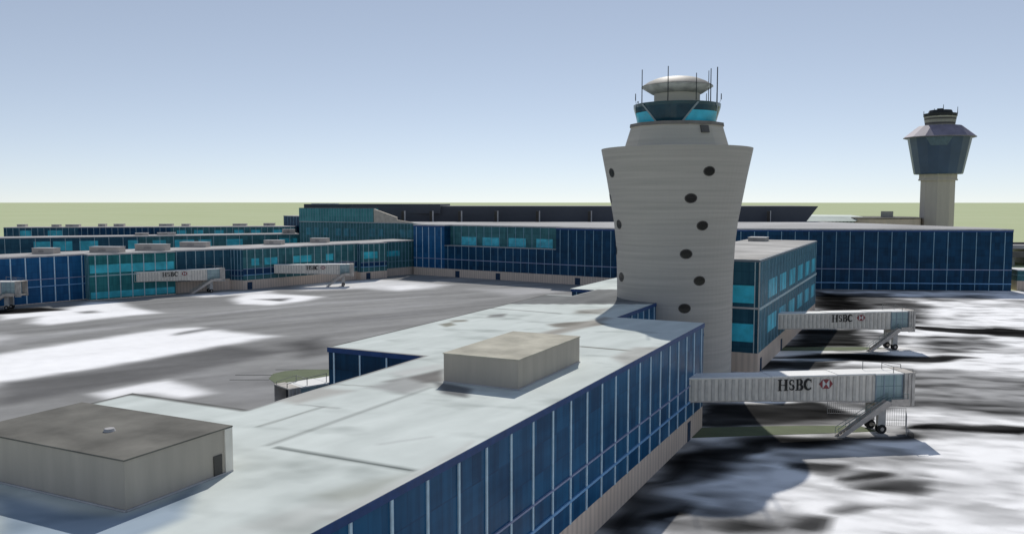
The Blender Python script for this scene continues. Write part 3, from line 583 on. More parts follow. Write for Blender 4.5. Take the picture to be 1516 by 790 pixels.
K_ = empty('blue_glass_block', (-397, 461, 0), 'small dark blue block at the far end of the farthest concourse', 'building')
FK = [at_root(K_, p) for p in [(-410, 466), (-384, 456.5), (-376, 478), (-402, 487)]]
for i in range(4): wall(K_, FK[i], FK[(i + 1) % 4], 0, 21.0, NAVY(), 4 if i == 0 else None, MULD(), .3)
k = MB(); k.prism(offset(FK, .15), 21.0, 21.5); k.build('roof', LIP(), K_)

# ------------------------------------------------------------------ left concourse across the apron
E_ = empty('airport_concourse', (-225, 225, 0), 'nearest of the three left concourses, with jet bridges and blue and green glass', 'building')
fe = [(-256, 108), (-241, 180.8), (-236.3, 178.8), (-227.3, 204.5), (-230.0, 205.5), (-222.7, 224.6), (-217.4, 225.6), (-206.2, 277.0), (-203.8, 276.2), (-199.6, 288.4), (-204.3, 290.0), (-199.5, 309.0),
      (-214, 314), (-219, 292), (-242, 226), (-259, 183), (-272, 112)]
HE = 14.5
PE = shell(E_, fe, HE, LIP(), plain('light_grey_roofing', (.47, .46, .45), .9, .35, .06), cz=.3)
LE = [(7.4, .22, RAILP()), (5.2, .26, RAILB())]
WE = facade(E_, PE, HE, {'default': (NAVY(), 0.0, None, None, (), {}),
    0: (BLUE2(), 0.25, 4.2, MULL(), LE, dict(mw=.3)), 1: (TEALB(), 0.25, 1.7, MULD(), (), {}),
    2: (TEALB(), 0.25, 3.75, MULG(), [(7.7, .25, MULG())], dict(mw=.28)), 3: (TEALB(), 0.25, None, None, (), {}),
    4: (SLATE(), 3.9, 3.3, MULG(), [(7.0, .16, RAILP())], dict(mw=.18)), 5: (SLATE(), 3.4, 1.3, MULD(), [(6.9, .14, RAILP()), (5.0, .14, RAILP())], {}),
    6: (TEAL(), 3.3, 3.3, MULG(), [(7.3, .16, RAILP()), (5.1, .2, RAILB())], dict(mw=.2)), 7: (SLATE(), 3.0, 1.2, MULD(), (), {}),
    8: (TEAL(), 3.0, 2.6, MULG(), [(6.8, .16, RAILP()), (5.0, .2, RAILB())], {}), 9: (TEAL(), 3.0, None, None, (), {}),
    10: (TEAL(), 3.2, 1.9, MULD(), [(6.0, .14, MULD())], {})}, cz=.3)
cb = plain('aqua_pane', (.05, .48, .58), .35, .35, .3)
panes(WE[2], [(.25, 26.8, 8.6, 11.2), (.25, 26.8, .6, 2.6)], cb)
panes(WE[6], [(s, s + w_, 8.4, 10.9) for s, w_ in ((3.5, 3.2), (9, 5.5), (21.5, 8.5), (37, 3.5))], cb)
panes(WE[8], [(1.5, 8.2, 8.3, 11.0)], cb); panes(WE[10], [(3, 11, 8.3, 10.5)], cb)
SPB = plain('navy_spandrel', (.012, .05, .12), .4, .2, .6, .1)
panes(WE[5], [(.05, 5.3, 5.1, 6.85)], SPB, 'spandrel_band', .02); panes(WE[6], [(.05, 52.5, 5.25, 7.2)], SPB, 'spandrel_band', .02); panes(WE[8], [(.05, 12.8, 5.1, 6.7)], SPB, 'spandrel_band', .02)
door(E_, PE[6], PE[7], 2.6, 2.0, 2.6); door(E_, PE[8], PE[9], 3.6, 2.0, 2.6)
for (x, y, w_, h) in [(-266, 160, 9, 2.2), (-252.5, 176.0, 8.5, 2.0), (-240.5, 189.0, 12.1, 2.1), (-236.5, 203.5, 12.6, 2.4), (-240.5, 225.8, 11.8, 2.1), (-227.0, 252.5, 8.3, 1.9), (-221.5, 273.0, 8.2, 2.0)]:
    unit(E_, x, y, w_ * .85, 3.6, h * .85, HE + .14, radians(20), TANU())

def far_row(name, label, foot, H, segs, units, pitch, **kw):
    r = empty(name, (*foot[0], 0), label, 'building')
    P = shell(r, foot, H, LIP(), plain('light_grey_roofing', (.47, .46, .45), .9, .35, .06), cz=.3)
    a, b = foot[0], foot[1]; L = hypot(b[0] - a[0], b[1] - a[1])
    la, lb = at_root(r, a), at_root(r, b); dx, dy = (lb[0] - la[0]) / L, (lb[1] - la[1]) / L
    for (s0, s1, g_, wins) in segs:
        w = wall(r, (la[0] + dx * s0, la[1] + dy * s0), (la[0] + dx * s1, la[1] + dy * s1), 0, H - .3, g_, pitch, MULG(), .22, [(6.0, .3, MULD())])
        panes(w, wins, cb)
    for i in range(1, len(foot)):
        wall(r, at_root(r, foot[i]), at_root(r, foot[(i + 1) % len(foot)]), 0, H - .3, SLATE(), 5.0 if kw.get('end') == i else None, MULD())
    for (x, y, w_, h) in units: unit(r, x, y, w_, 4, h, H + .14, atan2(dy, dx), TANU())
    return r
Fr = [(-470, 146), (-293.5, 345), (-305, 355.5), (-482, 157)]
LF = hypot(176.5, 199)
far_row('airport_concourse', 'middle of the three left concourses, slate glass just above the nearest roof', Fr, 14.5,
    [(0, 190, SLATE(), [(s, s + w_, 8.2, 12.6) for s, w_ in ((145, 7), (153, 8), (164, 8), (185, 4.5))]), (190, LF, TEAL(), [(s, s + w_, 8.2, 12.4) for s, w_ in ((6, 6), (16, 9), (27, 6), (40, 8), (66, 7), (71, 4))])],
    [(-350, 295, 6.1, 1.0), (-342, 303, 8.5, 1.0), (-302, 347, 6.1, 2.0)], 6.2)
Gr = [(-539.5, 347.1), (-386, 449), (-395, 462.5), (-548.5, 360.5)]
LG = hypot(153.5, 102)
far_row('airport_concourse', 'farthest of the three left concourses, under a row of small roof boxes', Gr, 14.5,
    [(0, 46, SLATE(), [(10, 17, 8.0, 12.5), (27, 36, 8.5, 12.5)]), (46, 104, NAVY(), []), (104, LG, TEAL(), [(s, s + 6, 8.3, 12.3) for s in (4, 15, 28, 41, 52, 66)])],
    [(-541, 361, 5.3, 1.5), (-520.8, 371.1, 4.9, 1.4), (-512.4, 377.2, 8.5, 1.4), (-500.9, 390.6, 4.6, 1.6), (-490.7, 395.7, 6.4, 1.6), (-468.7, 415.4, 8.8, 1.4), (-456.7, 421.3, 5.1, 1.4), (-427.4, 441.7, 9.2, 1.4), (-411.3, 453.0, 7.5, 1.7)], 3.8)

# ------------------------------------------------------------------ round ramp control tower
T = empty('ramp_control_tower', (-39.7, 144.5, 0), 'large flared round concrete tower with portholes and a cyan glass cab', 'control tower')
CAMA = atan2(-144.5, 39.7)     # bearing from the tower towards the photographer
def ang(deg): return CAMA + radians(deg)
CONC = stripes('board_marked_concrete', (.50, .468, .422), (.49, .458, .413), 0.9, axis='v', var=0.18)
CONC2 = stripes('pale_cone_concrete', (.57, .53, .465), (.555, .515, .45), 1.4, axis='v', var=0.14)
prof = [(9.9, 0), (9.9, 15), (9.95, 19), (10.15, 23.8), (10.55, 27.6), (11.15, 31), (11.9, 35.2), (12.85, 40.0)]
def interp(z):
    for (r0, z0), (r1, z1) in zip(prof, prof[1:]):
        if z0 <= z <= z1: return r0 + (r1 - r0) * (z - z0) / (z1 - z0)
k = MB(); k.lathe(prof + [(12.84, 40.06), (12.4, 40.06), (12.35, 39.9), (0, 39.9)], 72); k.build('shaft', CONC, T, merge=True, smooth=True).data.shade_flat()
sh = [c for c in T.children if c.name.startswith('shaft')] if False else None
k = MB(); k.lathe([(9.15, 39.8), (7.95, 43.65), (8.1, 43.7), (8.0, 44.18), (6.3, 44.2)], 12); k.build('upper_cone', CONC2, T, merge=True)
k = MB(); k.lathe([(6.5, 44.7), (7.35, 47.55), (7.4, 48.1), (0, 48.3)], 48); cab = k.build('cab_glazing', plain('dark_cab_glass', (.012, .06, .09), .2, .25, .4, .5), T, merge=True)
cr = lambda z, o=0.04: 6.5 + (z - 44.7) * .2982 + o
def cone_patch(d0b, d1b, d0t, d1t, z0, z1, o=0.04, n=10):
    k = MB(); o += .06
    for i in range(n):
        f0, f1 = i / n, (i + 1) / n
        P = []
        for (f, top) in ((f0, 0), (f1, 0), (f1, 1), (f0, 1)):
            a = ang((d0b + (d1b - d0b) * f) if not top else (d0t + (d1t - d0t) * f)); z = z1 if top else z0; r = cr(z, o)
            P.append((r * cos(a), r * sin(a), z))
        k.face(P)
    return k
CC = plain('bright_cab_glass', (.06, .55, .75), .25, .3, .35, .5)
BS = [-11, 99, 184, 254]
for q4 in range(4):
    b0 = BS[q4]; nx4 = (BS + [349])[q4 + 1]
    for (l, t) in ((-19, -38), (19, 38)):
        cone_patch(b0 + l - 1.6, b0 + l + 1.6, b0 + t - 1.6, b0 + t + 1.6, 44.8, 47.9, .07, 2).build('mullion', plain('cab_mullion', (.30, .37, .40), .5), cab)
    f = .58
    cone_patch(b0 + 21, nx4 - 21, b0 + 21 + 19 * f, nx4 - 21 - 19 * f, 44.85, 44.85 + 3.1 * f, .04).build('lower_pane', CC, cab)
k = MB(); k.lathe([(3.88, 48.15), (3.88, 50.1)], 40); k.build('neck', CONC2, T, merge=True)
k = MB(); k.lathe([(3.7, 49.9), (4.3, 50.05), (6.08, 51.15)], 48); k.lathe([(6.08, 51.15), (5.9, 51.3), (4.9, 51.95), (3.6, 52.5), (2.2, 52.8), (0, 52.85)], 48)
k.build('roof_disc', plain('pale_weathered_metal', (.50, .50, .47), .6, .35, .5), T, merge=True, smooth=True)
k = MB(); k.lathe([(5.35, 50.78), (5.7, 51.42), (4.6, 52.03)], 48) if False else k.lathe([(6.02, 51.2), (5.9, 51.3), (4.9, 51.95), (3.6, 52.5), (3.0, 52.64)], 48)
k2 = MB()
for v in k.v: pass
k.v = [(x * 1.006, y * 1.006, z + .03) for x, y, z in k.v]
k.build('dark_band', plain('dark_disc_band', (.17, .17, .16), .6, .5, .7), T, merge=True, smooth=True)
def port(deg, z, r=.92):
    a = ang(deg); R0 = interp(z); sl = (interp(min(z + .8, 40)) - interp(max(z - .8, 0.01))) / 1.6
    n = Vector((cos(a), sin(a), -sl)).normalized(); c = Vector((R0 * cos(a), R0 * sin(a), z)); t = Vector((-sin(a), cos(a), 0)); u = n.cross(t).normalized()
    rim = MB(); gl = MB(); nn = 20
    def ring(rr, o): return [tuple(c + n * (o + (-(rr * cos(2 * pi * i / nn)) ** 2 / (2 * R0))) + t * rr * cos(2 * pi * i / nn) + u * rr * .78 * sin(2 * pi * i / nn)) for i in range(nn)]
    A0, A1, A2 = ring(r * 1.13, -.03), ring(r * 1.1, .05), ring(r * .92, .05)
    for i in range(nn):
        j = (i + 1) % nn; rim.face([A0[i], A0[j], A1[j], A1[i]]); rim.face([A1[i], A1[j], A2[j], A2[i]])
    G0 = ring(r * .93, .045); cc = tuple(c + n * .03)
    for i in range(nn): gl.face([G0[i], G0[(i + 1) % nn], cc])
    o = gl.build('porthole', plain('porthole_glass', (.008, .008, .009), .25, .2, 1, .4), T)
    rim.build('rim', plain('porthole_rim', (.07, .065, .06), .6), o)
k = MB(); k.lathe([(8.0, 44.22), (8.16, 44.3), (8.06, 44.82), (7.4, 44.83)], 12); k.build('dark_lip', plain('dark_cone_lip', (.22, .20, .18), .7), T, merge=True)
for q4 in range(4):
    o = q4 * 90
    for deg, z in ((25.8, 35.9), (12.5, 31.6), (24.5, 27.2), (10.5, 22.6), (24, 18.2), (10, 13.7), (24, 9.3), (10, 4.8)):
        port(deg + o if q4 != 3 else deg - 94 + (2 if deg < 20 else 6), z)
k = MB(); a = ang(34.5)
ud = Vector((cos(a), sin(a), 0)); td = Vector((-sin(a), cos(a), 0))
c0 = ud * 8.38
k.hexa([tuple(c0 + td * (-.75) + ud * .0 + Vector((0, 0, 42.9))), tuple(c0 + td * .75 + Vector((0, 0, 42.9))), tuple(c0 + td * .75 - ud * .9 + Vector((0, 0, 42.9))), tuple(c0 - td * .75 - ud * .9 + Vector((0, 0, 42.9))),
        tuple(ud * 8.0 + td * (-.75) + Vector((0, 0, 44.1))), tuple(ud * 8.0 + td * .75 + Vector((0, 0, 44.1))), tuple(ud * 7.1 + td * .75 + Vector((0, 0, 44.1))), tuple(ud * 7.1 - td * .75 + Vector((0, 0, 44.1)))])
k.build('louvre', plain('louvre_grey', (.12, .115, .11), .6), T)
# antennas: measured sideways from the tower axis as seen from the near roof
for (sx, dz, zb, zt, r) in ((-50, 2.0, 48.0, 54.0, .09), (-12.5, 6.4, 48.2, 53.8, .09), (26.5, 5.5, 48.3, 52.7, .08), (44.5, 1.5, 48.2, 53.6, .07), (47, 3.2, 48.2, 53.7, .09), (57.5, -1, 48.2, 54.55, .11),
                             (42.8, -2.6, 48.2, 50.3, .07), (49, -3, 48.2, 49.7, .06), (56, 1.6, 48.2, 49.9, .06), (-60.5, -1.4, 49.2, 50.4, .09), (-58.6, -2.5, 48.9, 49.2, .12), (63.3, -.6, 49.0, 50.0, .09)):
    s = sx * .1174; k = MB(); px_ = Vector((cos(ang(0)), sin(ang(0)), 0)); py_ = Vector((-sin(ang(0)), cos(ang(0)), 0))
    p = px_ * dz + py_ * s
    if p.length > 7.2 and abs(sx) < 60: p = p * (7.15 / p.length)
    k.tube((p.x, p.y, zb), (p.x, p.y, zt), r, r * .8, 8)
    if abs(sx) > 58:      # short aerials carried outboard on a bracket
        qv = p * (7.0 / p.length); k.bar((qv.x, qv.y, 48.0), (p.x, p.y, zb + .1), .05)
    k.build('antenna', plain('antenna_black', (.02, .025, .03), .5), T)

for c in T.children:
    if c.name.split('.')[0] in ('cab_glazing', 'neck', 'roof_disc', 'dark_band', 'antenna', 'dark_lip', 'louvre'): c.location.z -= 0.55
# ------------------------------------------------------------------ distant airport control tower
D = empty('airport_control_tower', (4.1, 692.3, 0), 'distant tower with dark blue tapering cab and mauve eaves at the right', 'control tower')
SC = stripes('tower_shaft_concrete', (.50, .445, .40), (.485, .43, .388), 5.0, var=.06)
n8 = 8; ph = atan2(-692.3, -6.8)
k = MB(); r = 13.2
oct8 = lambda r_, a_=0: [(r_ * cos(ph + a_ + pi / n8 * (2 * i)), r_ * sin(ph + a_ + pi / n8 * (2 * i))) for i in range(n8)]
k.prism(oct8(12.6), 0, 46.5); k.build('shaft', SC, D)
k = MB(); k.prism(oct8(14.4), 46.5, 47.6); k.prism(oct8(13.9), 47.61, 51.5); k.build('collar', SC, D)
NB = plain('navy_cab_glass', (.045, .078, .15), .35, .25, .06, .4)
k = MB(); k.lathe([(12, 51.0), (17.6, 51.1), (18.1, 51.8), (23.6, 77.4), (0, 77.5)], 16); cabd = k.build('cab', NB, D, merge=True)
k = MB(); 
ca = atan2(-692.3, -6.8)
for i in range(6):
    f0, f1 = -.5 + i / 6, -.5 + (i + 1) / 6
    P = []
    for f, z, wd in ((f0, 71, .52), (f1, 71, .52), (f1, 77.0, .85), (f0, 77.0, .85)):
        rr_ = 18.1 + (z - 51.8) * .215 + .12; P.append((rr_ * cos(ca + f * wd), rr_ * sin(ca + f * wd), z))
    k.face(P)
k.build('upper_pane', plain('lighter_cab_glass', (.10, .15, .20), .4), cabd)
k = MB(); k.lathe([(0, 76.9), (26.6, 77.2), (26.8, 77.7), (16.0, 85.7), (0, 85.9)], 16); k.build('eaves_roof', plain('mauve_roof', (.25, .23, .31), .6, .45, .05), D, merge=True)
k = MB(); k.lathe([(10.8, 85.7), (12.0, 92.6)], 16); k.build('upper_cab', stripes('banded_upper_cab', (.42, .40, .36), (.12, .11, .11), 3.3, axis='v', var=.4), D, merge=True)
k = MB(); k.lathe([(0, 92.3), (12.3, 92.5), (12.4, 94.6), (9.3, 94.7), (8.2, 97.0), (0, 97.2)], 14); k.box(-2.5, 1.8, -2, 2, 97.1, 98.3); k.build('top_deck', plain('black_deck', (.03, .032, .035), .7), D, merge=True)
for (x, z0, z1) in ((-12.0, 94, 96.8), (2.0, 97, 101), (12.2, 94, 99.0), (-4.5, 97, 98.4)):
    k = MB(); k.tube((x, -1, z0), (x, -1, z1), .3, .2, 6); k.build('antenna', plain('antenna_black', (.02, .025, .03), .5), D)

for c in list(D.children): c.scale = (.90, .90, 1)

# ring-shaped terminal at the foot of the distant tower
Q = empty('ring_terminal', (-30, 655, 0), 'low tan curved terminal with pale green roof below the distant tower', 'building')
k = MB(); k.lathe([(29, 0), (29, 19.0)], 40, center=(-5, 30)); k.build('curved_wall', stripes('ring_wall_tan', (.66, .53, .43), (.62, .50, .41), 6), Q, merge=True)
k = MB(); k.lathe([(0, 20.3), (27.5, 20.1), (29.4, 19.5), (29.4, 19.0)], 40, center=(-5, 30)); k.build('dark_roof', plain('dark_rim_roof', (.07, .07, .06), .8, .5, .1), Q, merge=True)
k = MB(); k.hexa([(-62, -20, 17.2), (-18, 0, 17.2), (-20, 40, 17.2), (-70, 20, 17.2), (-60, -8, 20.9), (-14, 12, 20.3), (-24, 36, 21.2), (-68, 14, 21.6)]); k.build('green_roof', plain('pale_green_metal', (.52, .60, .54), .6, .15, .1), Q)
k = MB(); k.prism([(-60, -18), (-19, 1), (-21, 36), (-66, 18)], 0, 17.2); k.build('glazed_wall', stripes('green_glazed_wall', (.26, .32, .27), (.06, .09, .08), 2.6), Q)
k = MB(); k.box(-2, 6, 10, 16, 20.3, 24.4); k.build('rooftop_unit', GREYP(), Q)

# elevated road and low block at the right edge
V = empty('low_glass_block', (28, 340.5, 0), 'low dark teal glass block with tan base at the right edge', 'building')
FV = [at_root(V, p) for p in [(25.5, 345), (70, 356), (66, 374), (22, 360)]]
FV = [(0.2, 4.0), (45, 10), (43, 20), (-3.0, 14)]
for i in range(4):
    a, b = FV[i], FV[(i + 1) % 4]; L = hypot(b[0] - a[0], b[1] - a[1])
    w = MB(); w.face([(*a, 0), (*b, 0), (*b, 3.4), (*a, 3.4)], [(0, 0), (L, 0), (L, 3.4), (0, 3.4)]); w.build('base_wall', TAN(), V)
    wall(V, a, b, 3.4, 7.0, TEAL(), 4.5 if i == 0 else None, MULD(), .2, [(5.4, .12, MULD())])
k = MB(); k.prism(offset(FV, .15), 7.0, 7.3); k.build('roof', plain('white_paint', (.8, .8, .8), .6), V)
Rd = empty('elevated_road', (45, 480, 0), 'elevated grey roadway with stacked parapets beyond the right end of the terminal', 'road bridge')
RA = plain('road_concrete', (.42, .41, .40), .85, .2, .1)
rd = Vector((52, 23)).normalized(); rn = Vector((rd.y, -rd.x))
def rbox(s0, s1, t0, t1, z0, z1):
    P = [tuple(rd * s - rn * t) for s, t in ((s0, t0), (s1, t0), (s1, t1), (s0, t1))]; k = MB(); k.prism(P, z0, z1); return k
rbox(-40, 90, 0, 14, 5.6, 6.2).build('lower_deck', RA, Rd); rbox(-40, 90, -.3, 0, 4.2, 6.9).build('lower_parapet', plain('dark_parapet', (.14, .13, .13), .8, .3, .2), Rd)
rbox(-40, 90, 14, 40, 8.0, 8.6).build('upper_deck', RA, Rd); rbox(-40, 90, 13.7, 14, 7.6, 9.4).build('upper_parapet', RA, Rd)
rbox(-40, 90, 39.7, 40, 8.6, 9.7).build('far_parapet', plain('dark_parapet', (.14, .13, .13), .8, .3, .2), Rd)
for i in range(9): rbox(-38 + i * 15, -36.5 + i * 15, 3, 12, 0, 5.6).build('pier', RA, Rd); rbox(-38 + i * 15, -36.5 + i * 15, 18, 36, 0, 8.0).build('pier', RA, Rd)
k = MB(); k.prism([(22, 362), (150, 400), (150, 470), (20, 440)], -.03, 0.0, bottom=False); struct(k.build('far_road', plain('far_road_concrete', (.5, .5, .49), .9, .3, .1)))

# ------------------------------------------------------------------ jet bridges
RIB = plain('ribbed_bridge_panel', (.76, .71, .63), .7, .16, .7)
WHT = plain('bridge_white_roof', (.82, .82, .80), .6, .08, .5)
STR = plain('tan_grey_steel', (.52, .47, .42), .6, .25, .8)
CGL = glazing('bridge_cab_glass', (.22, .32, .34), (.36, .46, .46), 1.1, 1.6, seam=.5)
BLK = plain('letter_black', (.012, .012, .013), .5, .1, 1); RED = plain('logo_red', (.27, .055, .06), .5, .1, 1); LWT = plain('logo_white', (.66, .67, .64), .5, .05, 1)
TYR = plain('tyre_rubber', (.02, .02, .02), .8, .2, 2)
def glyph_bits():
    """serif capitals H S B C as lists of polygons, cap height 1"""
    def arcband(cx, cy, a0, a1, rx, ry, w0, w1, n=18, wm=None):
        out = []
        for i in range(n):
            q = []
            for k_ in (i, i + 1):
                f = k_ / n; a = radians(a0 + (a1 - a0) * f); w_ = w0 + (w1 - w0) * f if wm is None else (w0 * (1 - f) ** 2 + wm * 2.4 * f * (1 - f) + w1 * f ** 2)
                q.append(((cx + (rx + w_ / 2) * cos(a), cy + (ry + w_ / 2) * sin(a)), (cx + (rx - w_ / 2) * cos(a), cy + (ry - w_ / 2) * sin(a))))
            out.append([q[0][0], q[1][0], q[1][1], q[0][1]])
        return out
    R_ = lambda x0, x1, y0, y1: [(x0, y0), (x1, y0), (x1, y1), (x0, y1)]
    Hh = [R_(.13, .31, .06, .94), R_(.69, .87, .06, .94), R_(.02, .42, 0, .06), R_(.02, .42, .94, 1), R_(.58, .98, 0, .06), R_(.58, .98, .94, 1), R_(.31, .69, .47, .53)]
    Ss = arcband(.31, .735, 20, 255, .19, .20, .07, .17) + arcband(.31, .275, 75, -160, .19, .205, .17, .07) + [R_(.46, .50, .70, .92), R_(.10, .14, .08, .32)]
    Bb = [R_(.13, .31, .06, .94), R_(.02, .42, 0, .06), R_(.02, .42, .94, 1), R_(.40, .46, .47, .53), R_(.31, .41, .47, .53)] + arcband(.42, .735, 90, -90, .18, .2325, .06, .06, wm=.30) + arcband(.42, .265, 90, -90, .23, .2325, .06, .06, wm=.34)
    Cc = arcband(.47, .50, 42, 318, .33, .44, .06, .06, 26, wm=.34) + [R_(.70, .745, .66, .97), R_(.70, .73, .03, .26)]
    return [(Hh, 1.0), (Ss, .62), (Bb, .76), (Cc, .80)]
def jet_bridge(p0, angd, L, label, text=True, side=1, grp=None):
    """local x along the bridge, y = side*1.6 is the centre line, built from the building outwards"""
    r = empty('jet_bridge', (p0[0], p0[1], 0), label, 'jet bridge', radians(angd), grp)
    f = L / 31.3; c = 1.6 if side > 0 else -1.6
    if side == 0: c = 0
    secs = [(-1.0, 11.2, 1.42, 5.2, 8.15, 5.0, 8.0), (11.2, 20.4, 1.50, 4.95, 8.06, 4.68, 8.0), (20.4, 25.7, 1.58, 4.62, 8.06, 4.42, 8.04)]
    for i, (s0, s1, hw, za, zb, zc, zd) in enumerate(secs):
        s0 *= f; s1 *= f; k = MB()
        k.hexa([(s0, c - hw, za), (s1, c - hw, zc), (s1, c + hw, zc), (s0, c + hw, za), (s0, c - hw, zb), (s1, c - hw, zd), (s1, c + hw, zd), (s0, c + hw, zb)])
        s = s0 + .35
        while s < s1 - .3:      # pressed ribs on both sides
            t = (s - s0) / (s1 - s0)
            for sg in (-1, 1):
                y0 = c + sg * hw; k.box(s, s + .42, min(y0, y0 + sg * .11), max(y0, y0 + sg * .11), za + (zc - za) * t + .1, zb + (zd - zb) * t - .16, 1)
            s += .92
        t_ = k.build('tunnel', [RIB, plain('pressed_rib_panel', (.60, .565, .505), .7, .2, .9)], r)
        k = MB(); hw2 = hw + .10
        k.hexa([(s0 + .01, c - hw2, zb + .004), (s1, c - hw2, zd + .004), (s1, c + hw2, zd + .004), (s0 + .01, c + hw2, zb + .004), (s0 + .01, c - hw2, zb + .16), (s1, c - hw2, zd + .16), (s1, c + hw2, zd + .16), (s0 + .01, c + hw2, zb + .16)])
        k.build('roof_panel', WHT, t_)
        k = MB()
        for sg in (-1, 1): k.bar((s0, c + sg * (hw + .03), za - .06), (s1, c + sg * (hw + .03), zc - .06), .16, .14)
        k.build('floor_beam', STR, t_)
    # cab
    a, b = 25.72 * f, 29.7 * f; hw = 1.72
    k = MB(); k.box(a, b, c - hw, c + hw, 4.4, 8.0); cb_ = k.build('cab', CGL, r)
    k = MB(); k.box(a - .05, b + .1, c - hw - .1, c + hw + .1, 8.003, 8.18); k.build('cab_roof', WHT, cb_)
    for s in (a + .1, a + 1.25, b - 1.3, b - .1):
        for sg in (-1, 1):
            k = MB(); k.box(s - .06, s + .06, c + sg * (hw + .03) - .04, c + sg * (hw + .03) + .04, 4.42, 7.99); k.build('window_frame', plain('bluish_frame', (.30, .36, .42), .5), cb_)
    k = MB(); k.box(a, b, c - hw - .05, c + hw + .05, 4.1, 4.399); k.build('cab_floor', STR, cb_)
    # hood that closes on the aircraft
    a, b = 29.72 * f, L
    for sg in (-1, 1):
        n_ = 6; k = MB()
        for i in range(n_):
            s0 = a + (b - a) * i / n_; s1 = a + (b - a) * (i + .8) / n_; pr = .02 if i % 2 else .12
            y0, y1 = sorted((c + sg * 1.78, c + sg * (1.98 + pr))); k.box(s0, s1, y0, y1, 3.75, 8.1)
            y0, y1 = sorted((c + sg * 1.80, c + sg * 1.95)); k.box(s1, a + (b - a) * (i + 1) / n_, y0, y1, 3.8, 8.05)
        hd = k.build('aircraft_hood', plain('hood_canvas', (.52, .49, .45), .85, .25, 1.0), r)
    k = MB(); k.box(a, b, c - 2.05, c + 2.05, 8.104, 8.24); k.build('hood_roof', plain('hood_canvas', (.40, .385, .37), .85, .25, 1.0), hd)
    k = MB(); k.box(a, b - .1, c - 1.7, c + 1.7, 4.25, 4.38); k.build('hood_floor', STR, hd)
    k = MB(); k.box(a + .02, a + .08, c - 1.7, c + .6, 4.4, 8.0); k.build('cab_door', plain('cab_door_dark', (.05, .055, .06), .5), hd)
    # rotunda column by the building
    k = MB(); k.tube((-.15, c, 0), (-.15, c, 5.15), .4, .4, 16); k.build('support_column', STR, r) if p0[0] < -27.0 and False else None
    # drive columns, axle and wheels
    s = 26.9 * f
    for sg in (-1, 1):
        k = MB(); k.box(s - .55, s + .55, c + sg * 1.35 - .28, c + sg * 1.35 + .28, 1.1, 4.2 if sg < 0 else 4.2); k.box(s - .38, s + .38, c + sg * 1.35 - .2, c + sg * 1.35 + .2, .5, 1.1)
        k.build('support_column', plain('column_grey_paint', (.46, .45, .43), .6, .15, 1), r)
        for dd in (-.28, .28):
            k = MB(); k.tube((s, c + sg * 1.35 + dd - .13, .62), (s, c + sg * 1.35 + dd + .13, .62), .62, .62, 24); w_ = k.build('wheel', TYR, r)
            k = MB(); k.tube((s, c + sg * 1.35 + dd - .15, .62), (s, c + sg * 1.35 + dd + .15, .62), .26, .26, 14); k.build('hub', STR, w_)
    k = MB(); k.bar((s, c - 1.3, .75), (s, c + 1.3, .75), .25, .25); k.bar((s, c - 1.35, 3.6), (s, c + 1.35, 3.6), .35, .45); k.build('axle', STR, r)
    # service stair on the near side
    y = c - 2.35; s0, s1, s2 = 19.9 * f, 27.4 * f, 29.9 * f
    k = MB()
    for dy in (-.42, .42): k.hexa([(s0, y + dy - .06, .02), (s0 + 1.0, y + dy - .06, .02), (s0 + 1.0, y + dy + .06, .02), (s0, y + dy + .06, .02), (s1 - .6, y + dy - .06, 4.75), (s1 + .4, y + dy - .06, 4.35), (s1 + .4, y + dy + .06, 4.35), (s1 - .6, y + dy + .06, 4.75)])
    st = k.build('service_stair', STR, r)
    k = MB(); n_ = 17
    for i in range(n_):
        t = (i + .5) / n_; s = s0 + .5 + (s1 - s0 - .5) * t; z = .15 + 4.35 * t; k.box(s - .17, s + .17, y - .38, y + .38, z - .04, z)
    k.build('treads', STR, st)
    k = MB(); k.box(s1 - .1, s2, y - .5, y + .52, 4.38, 4.52); k.box(s1, s2, y - .52, y - .5, 4.0, 4.9); k.build('landing', STR, st)
    k = MB()
    for dy in (-.44, .44):
        for h in (.55, 1.05): k.bar((s0 + .2, y + dy, .2 + h), (s1, y + dy, 4.5 + h), .05); 
        for i in range(6):
            t = i / 5; k.bar((s0 + .2 + (s1 - s0 - .2) * t, y + dy, .2 + 4.3 * t), (s0 + .2 + (s1 - s0 - .2) * t, y + dy, 1.25 + 4.3 * t), .045)
    for h in (.55, 1.05): k.bar((s1, y - .44, 4.5 + h), (s2, y - .44, 4.5 + h), .05)
    k.bar((s2 - .03, y - .44, 4.5), (s2 - .03, y - .44, 5.55), .045)
    k.build('handrail', plain('stair_rail_green', (.22, .28, .27), .5), st)
    # rail on the roof
    k = MB(); y = c + 1.3; s0, s1, s2 = 25.6 * f, 28.4 * f, L - .1
    k.bar((s0, y, 8.1), (s0, y, 9.35), .07); k.bar((s1, y, 8.1), (s1, y, 9.15), .07); k.bar((s0, y, 9.3), (s1, y, 9.1), .07); k.bar((s1, y, 9.1), (s2, y, 8.75), .07); k.bar((s2, y, 8.1), (s2, y, 8.75), .07)
    k.bar((s1, c - 1.5, 8.1), (s1, c - 1.5, 9.0), .07); k.bar((s1, y, 9.0), (s1, c - 1.5, 9.0), .05); k.bar((s1, c - 1.5, 9.0), (s2, c - 1.5, 8.6), .05); k.bar((s2, c - 1.5, 8.2), (s2, c - 1.5, 8.6), .06)
    k.build('roof_rail', plain('rail_steel', (.24, .24, .23), .5), r)
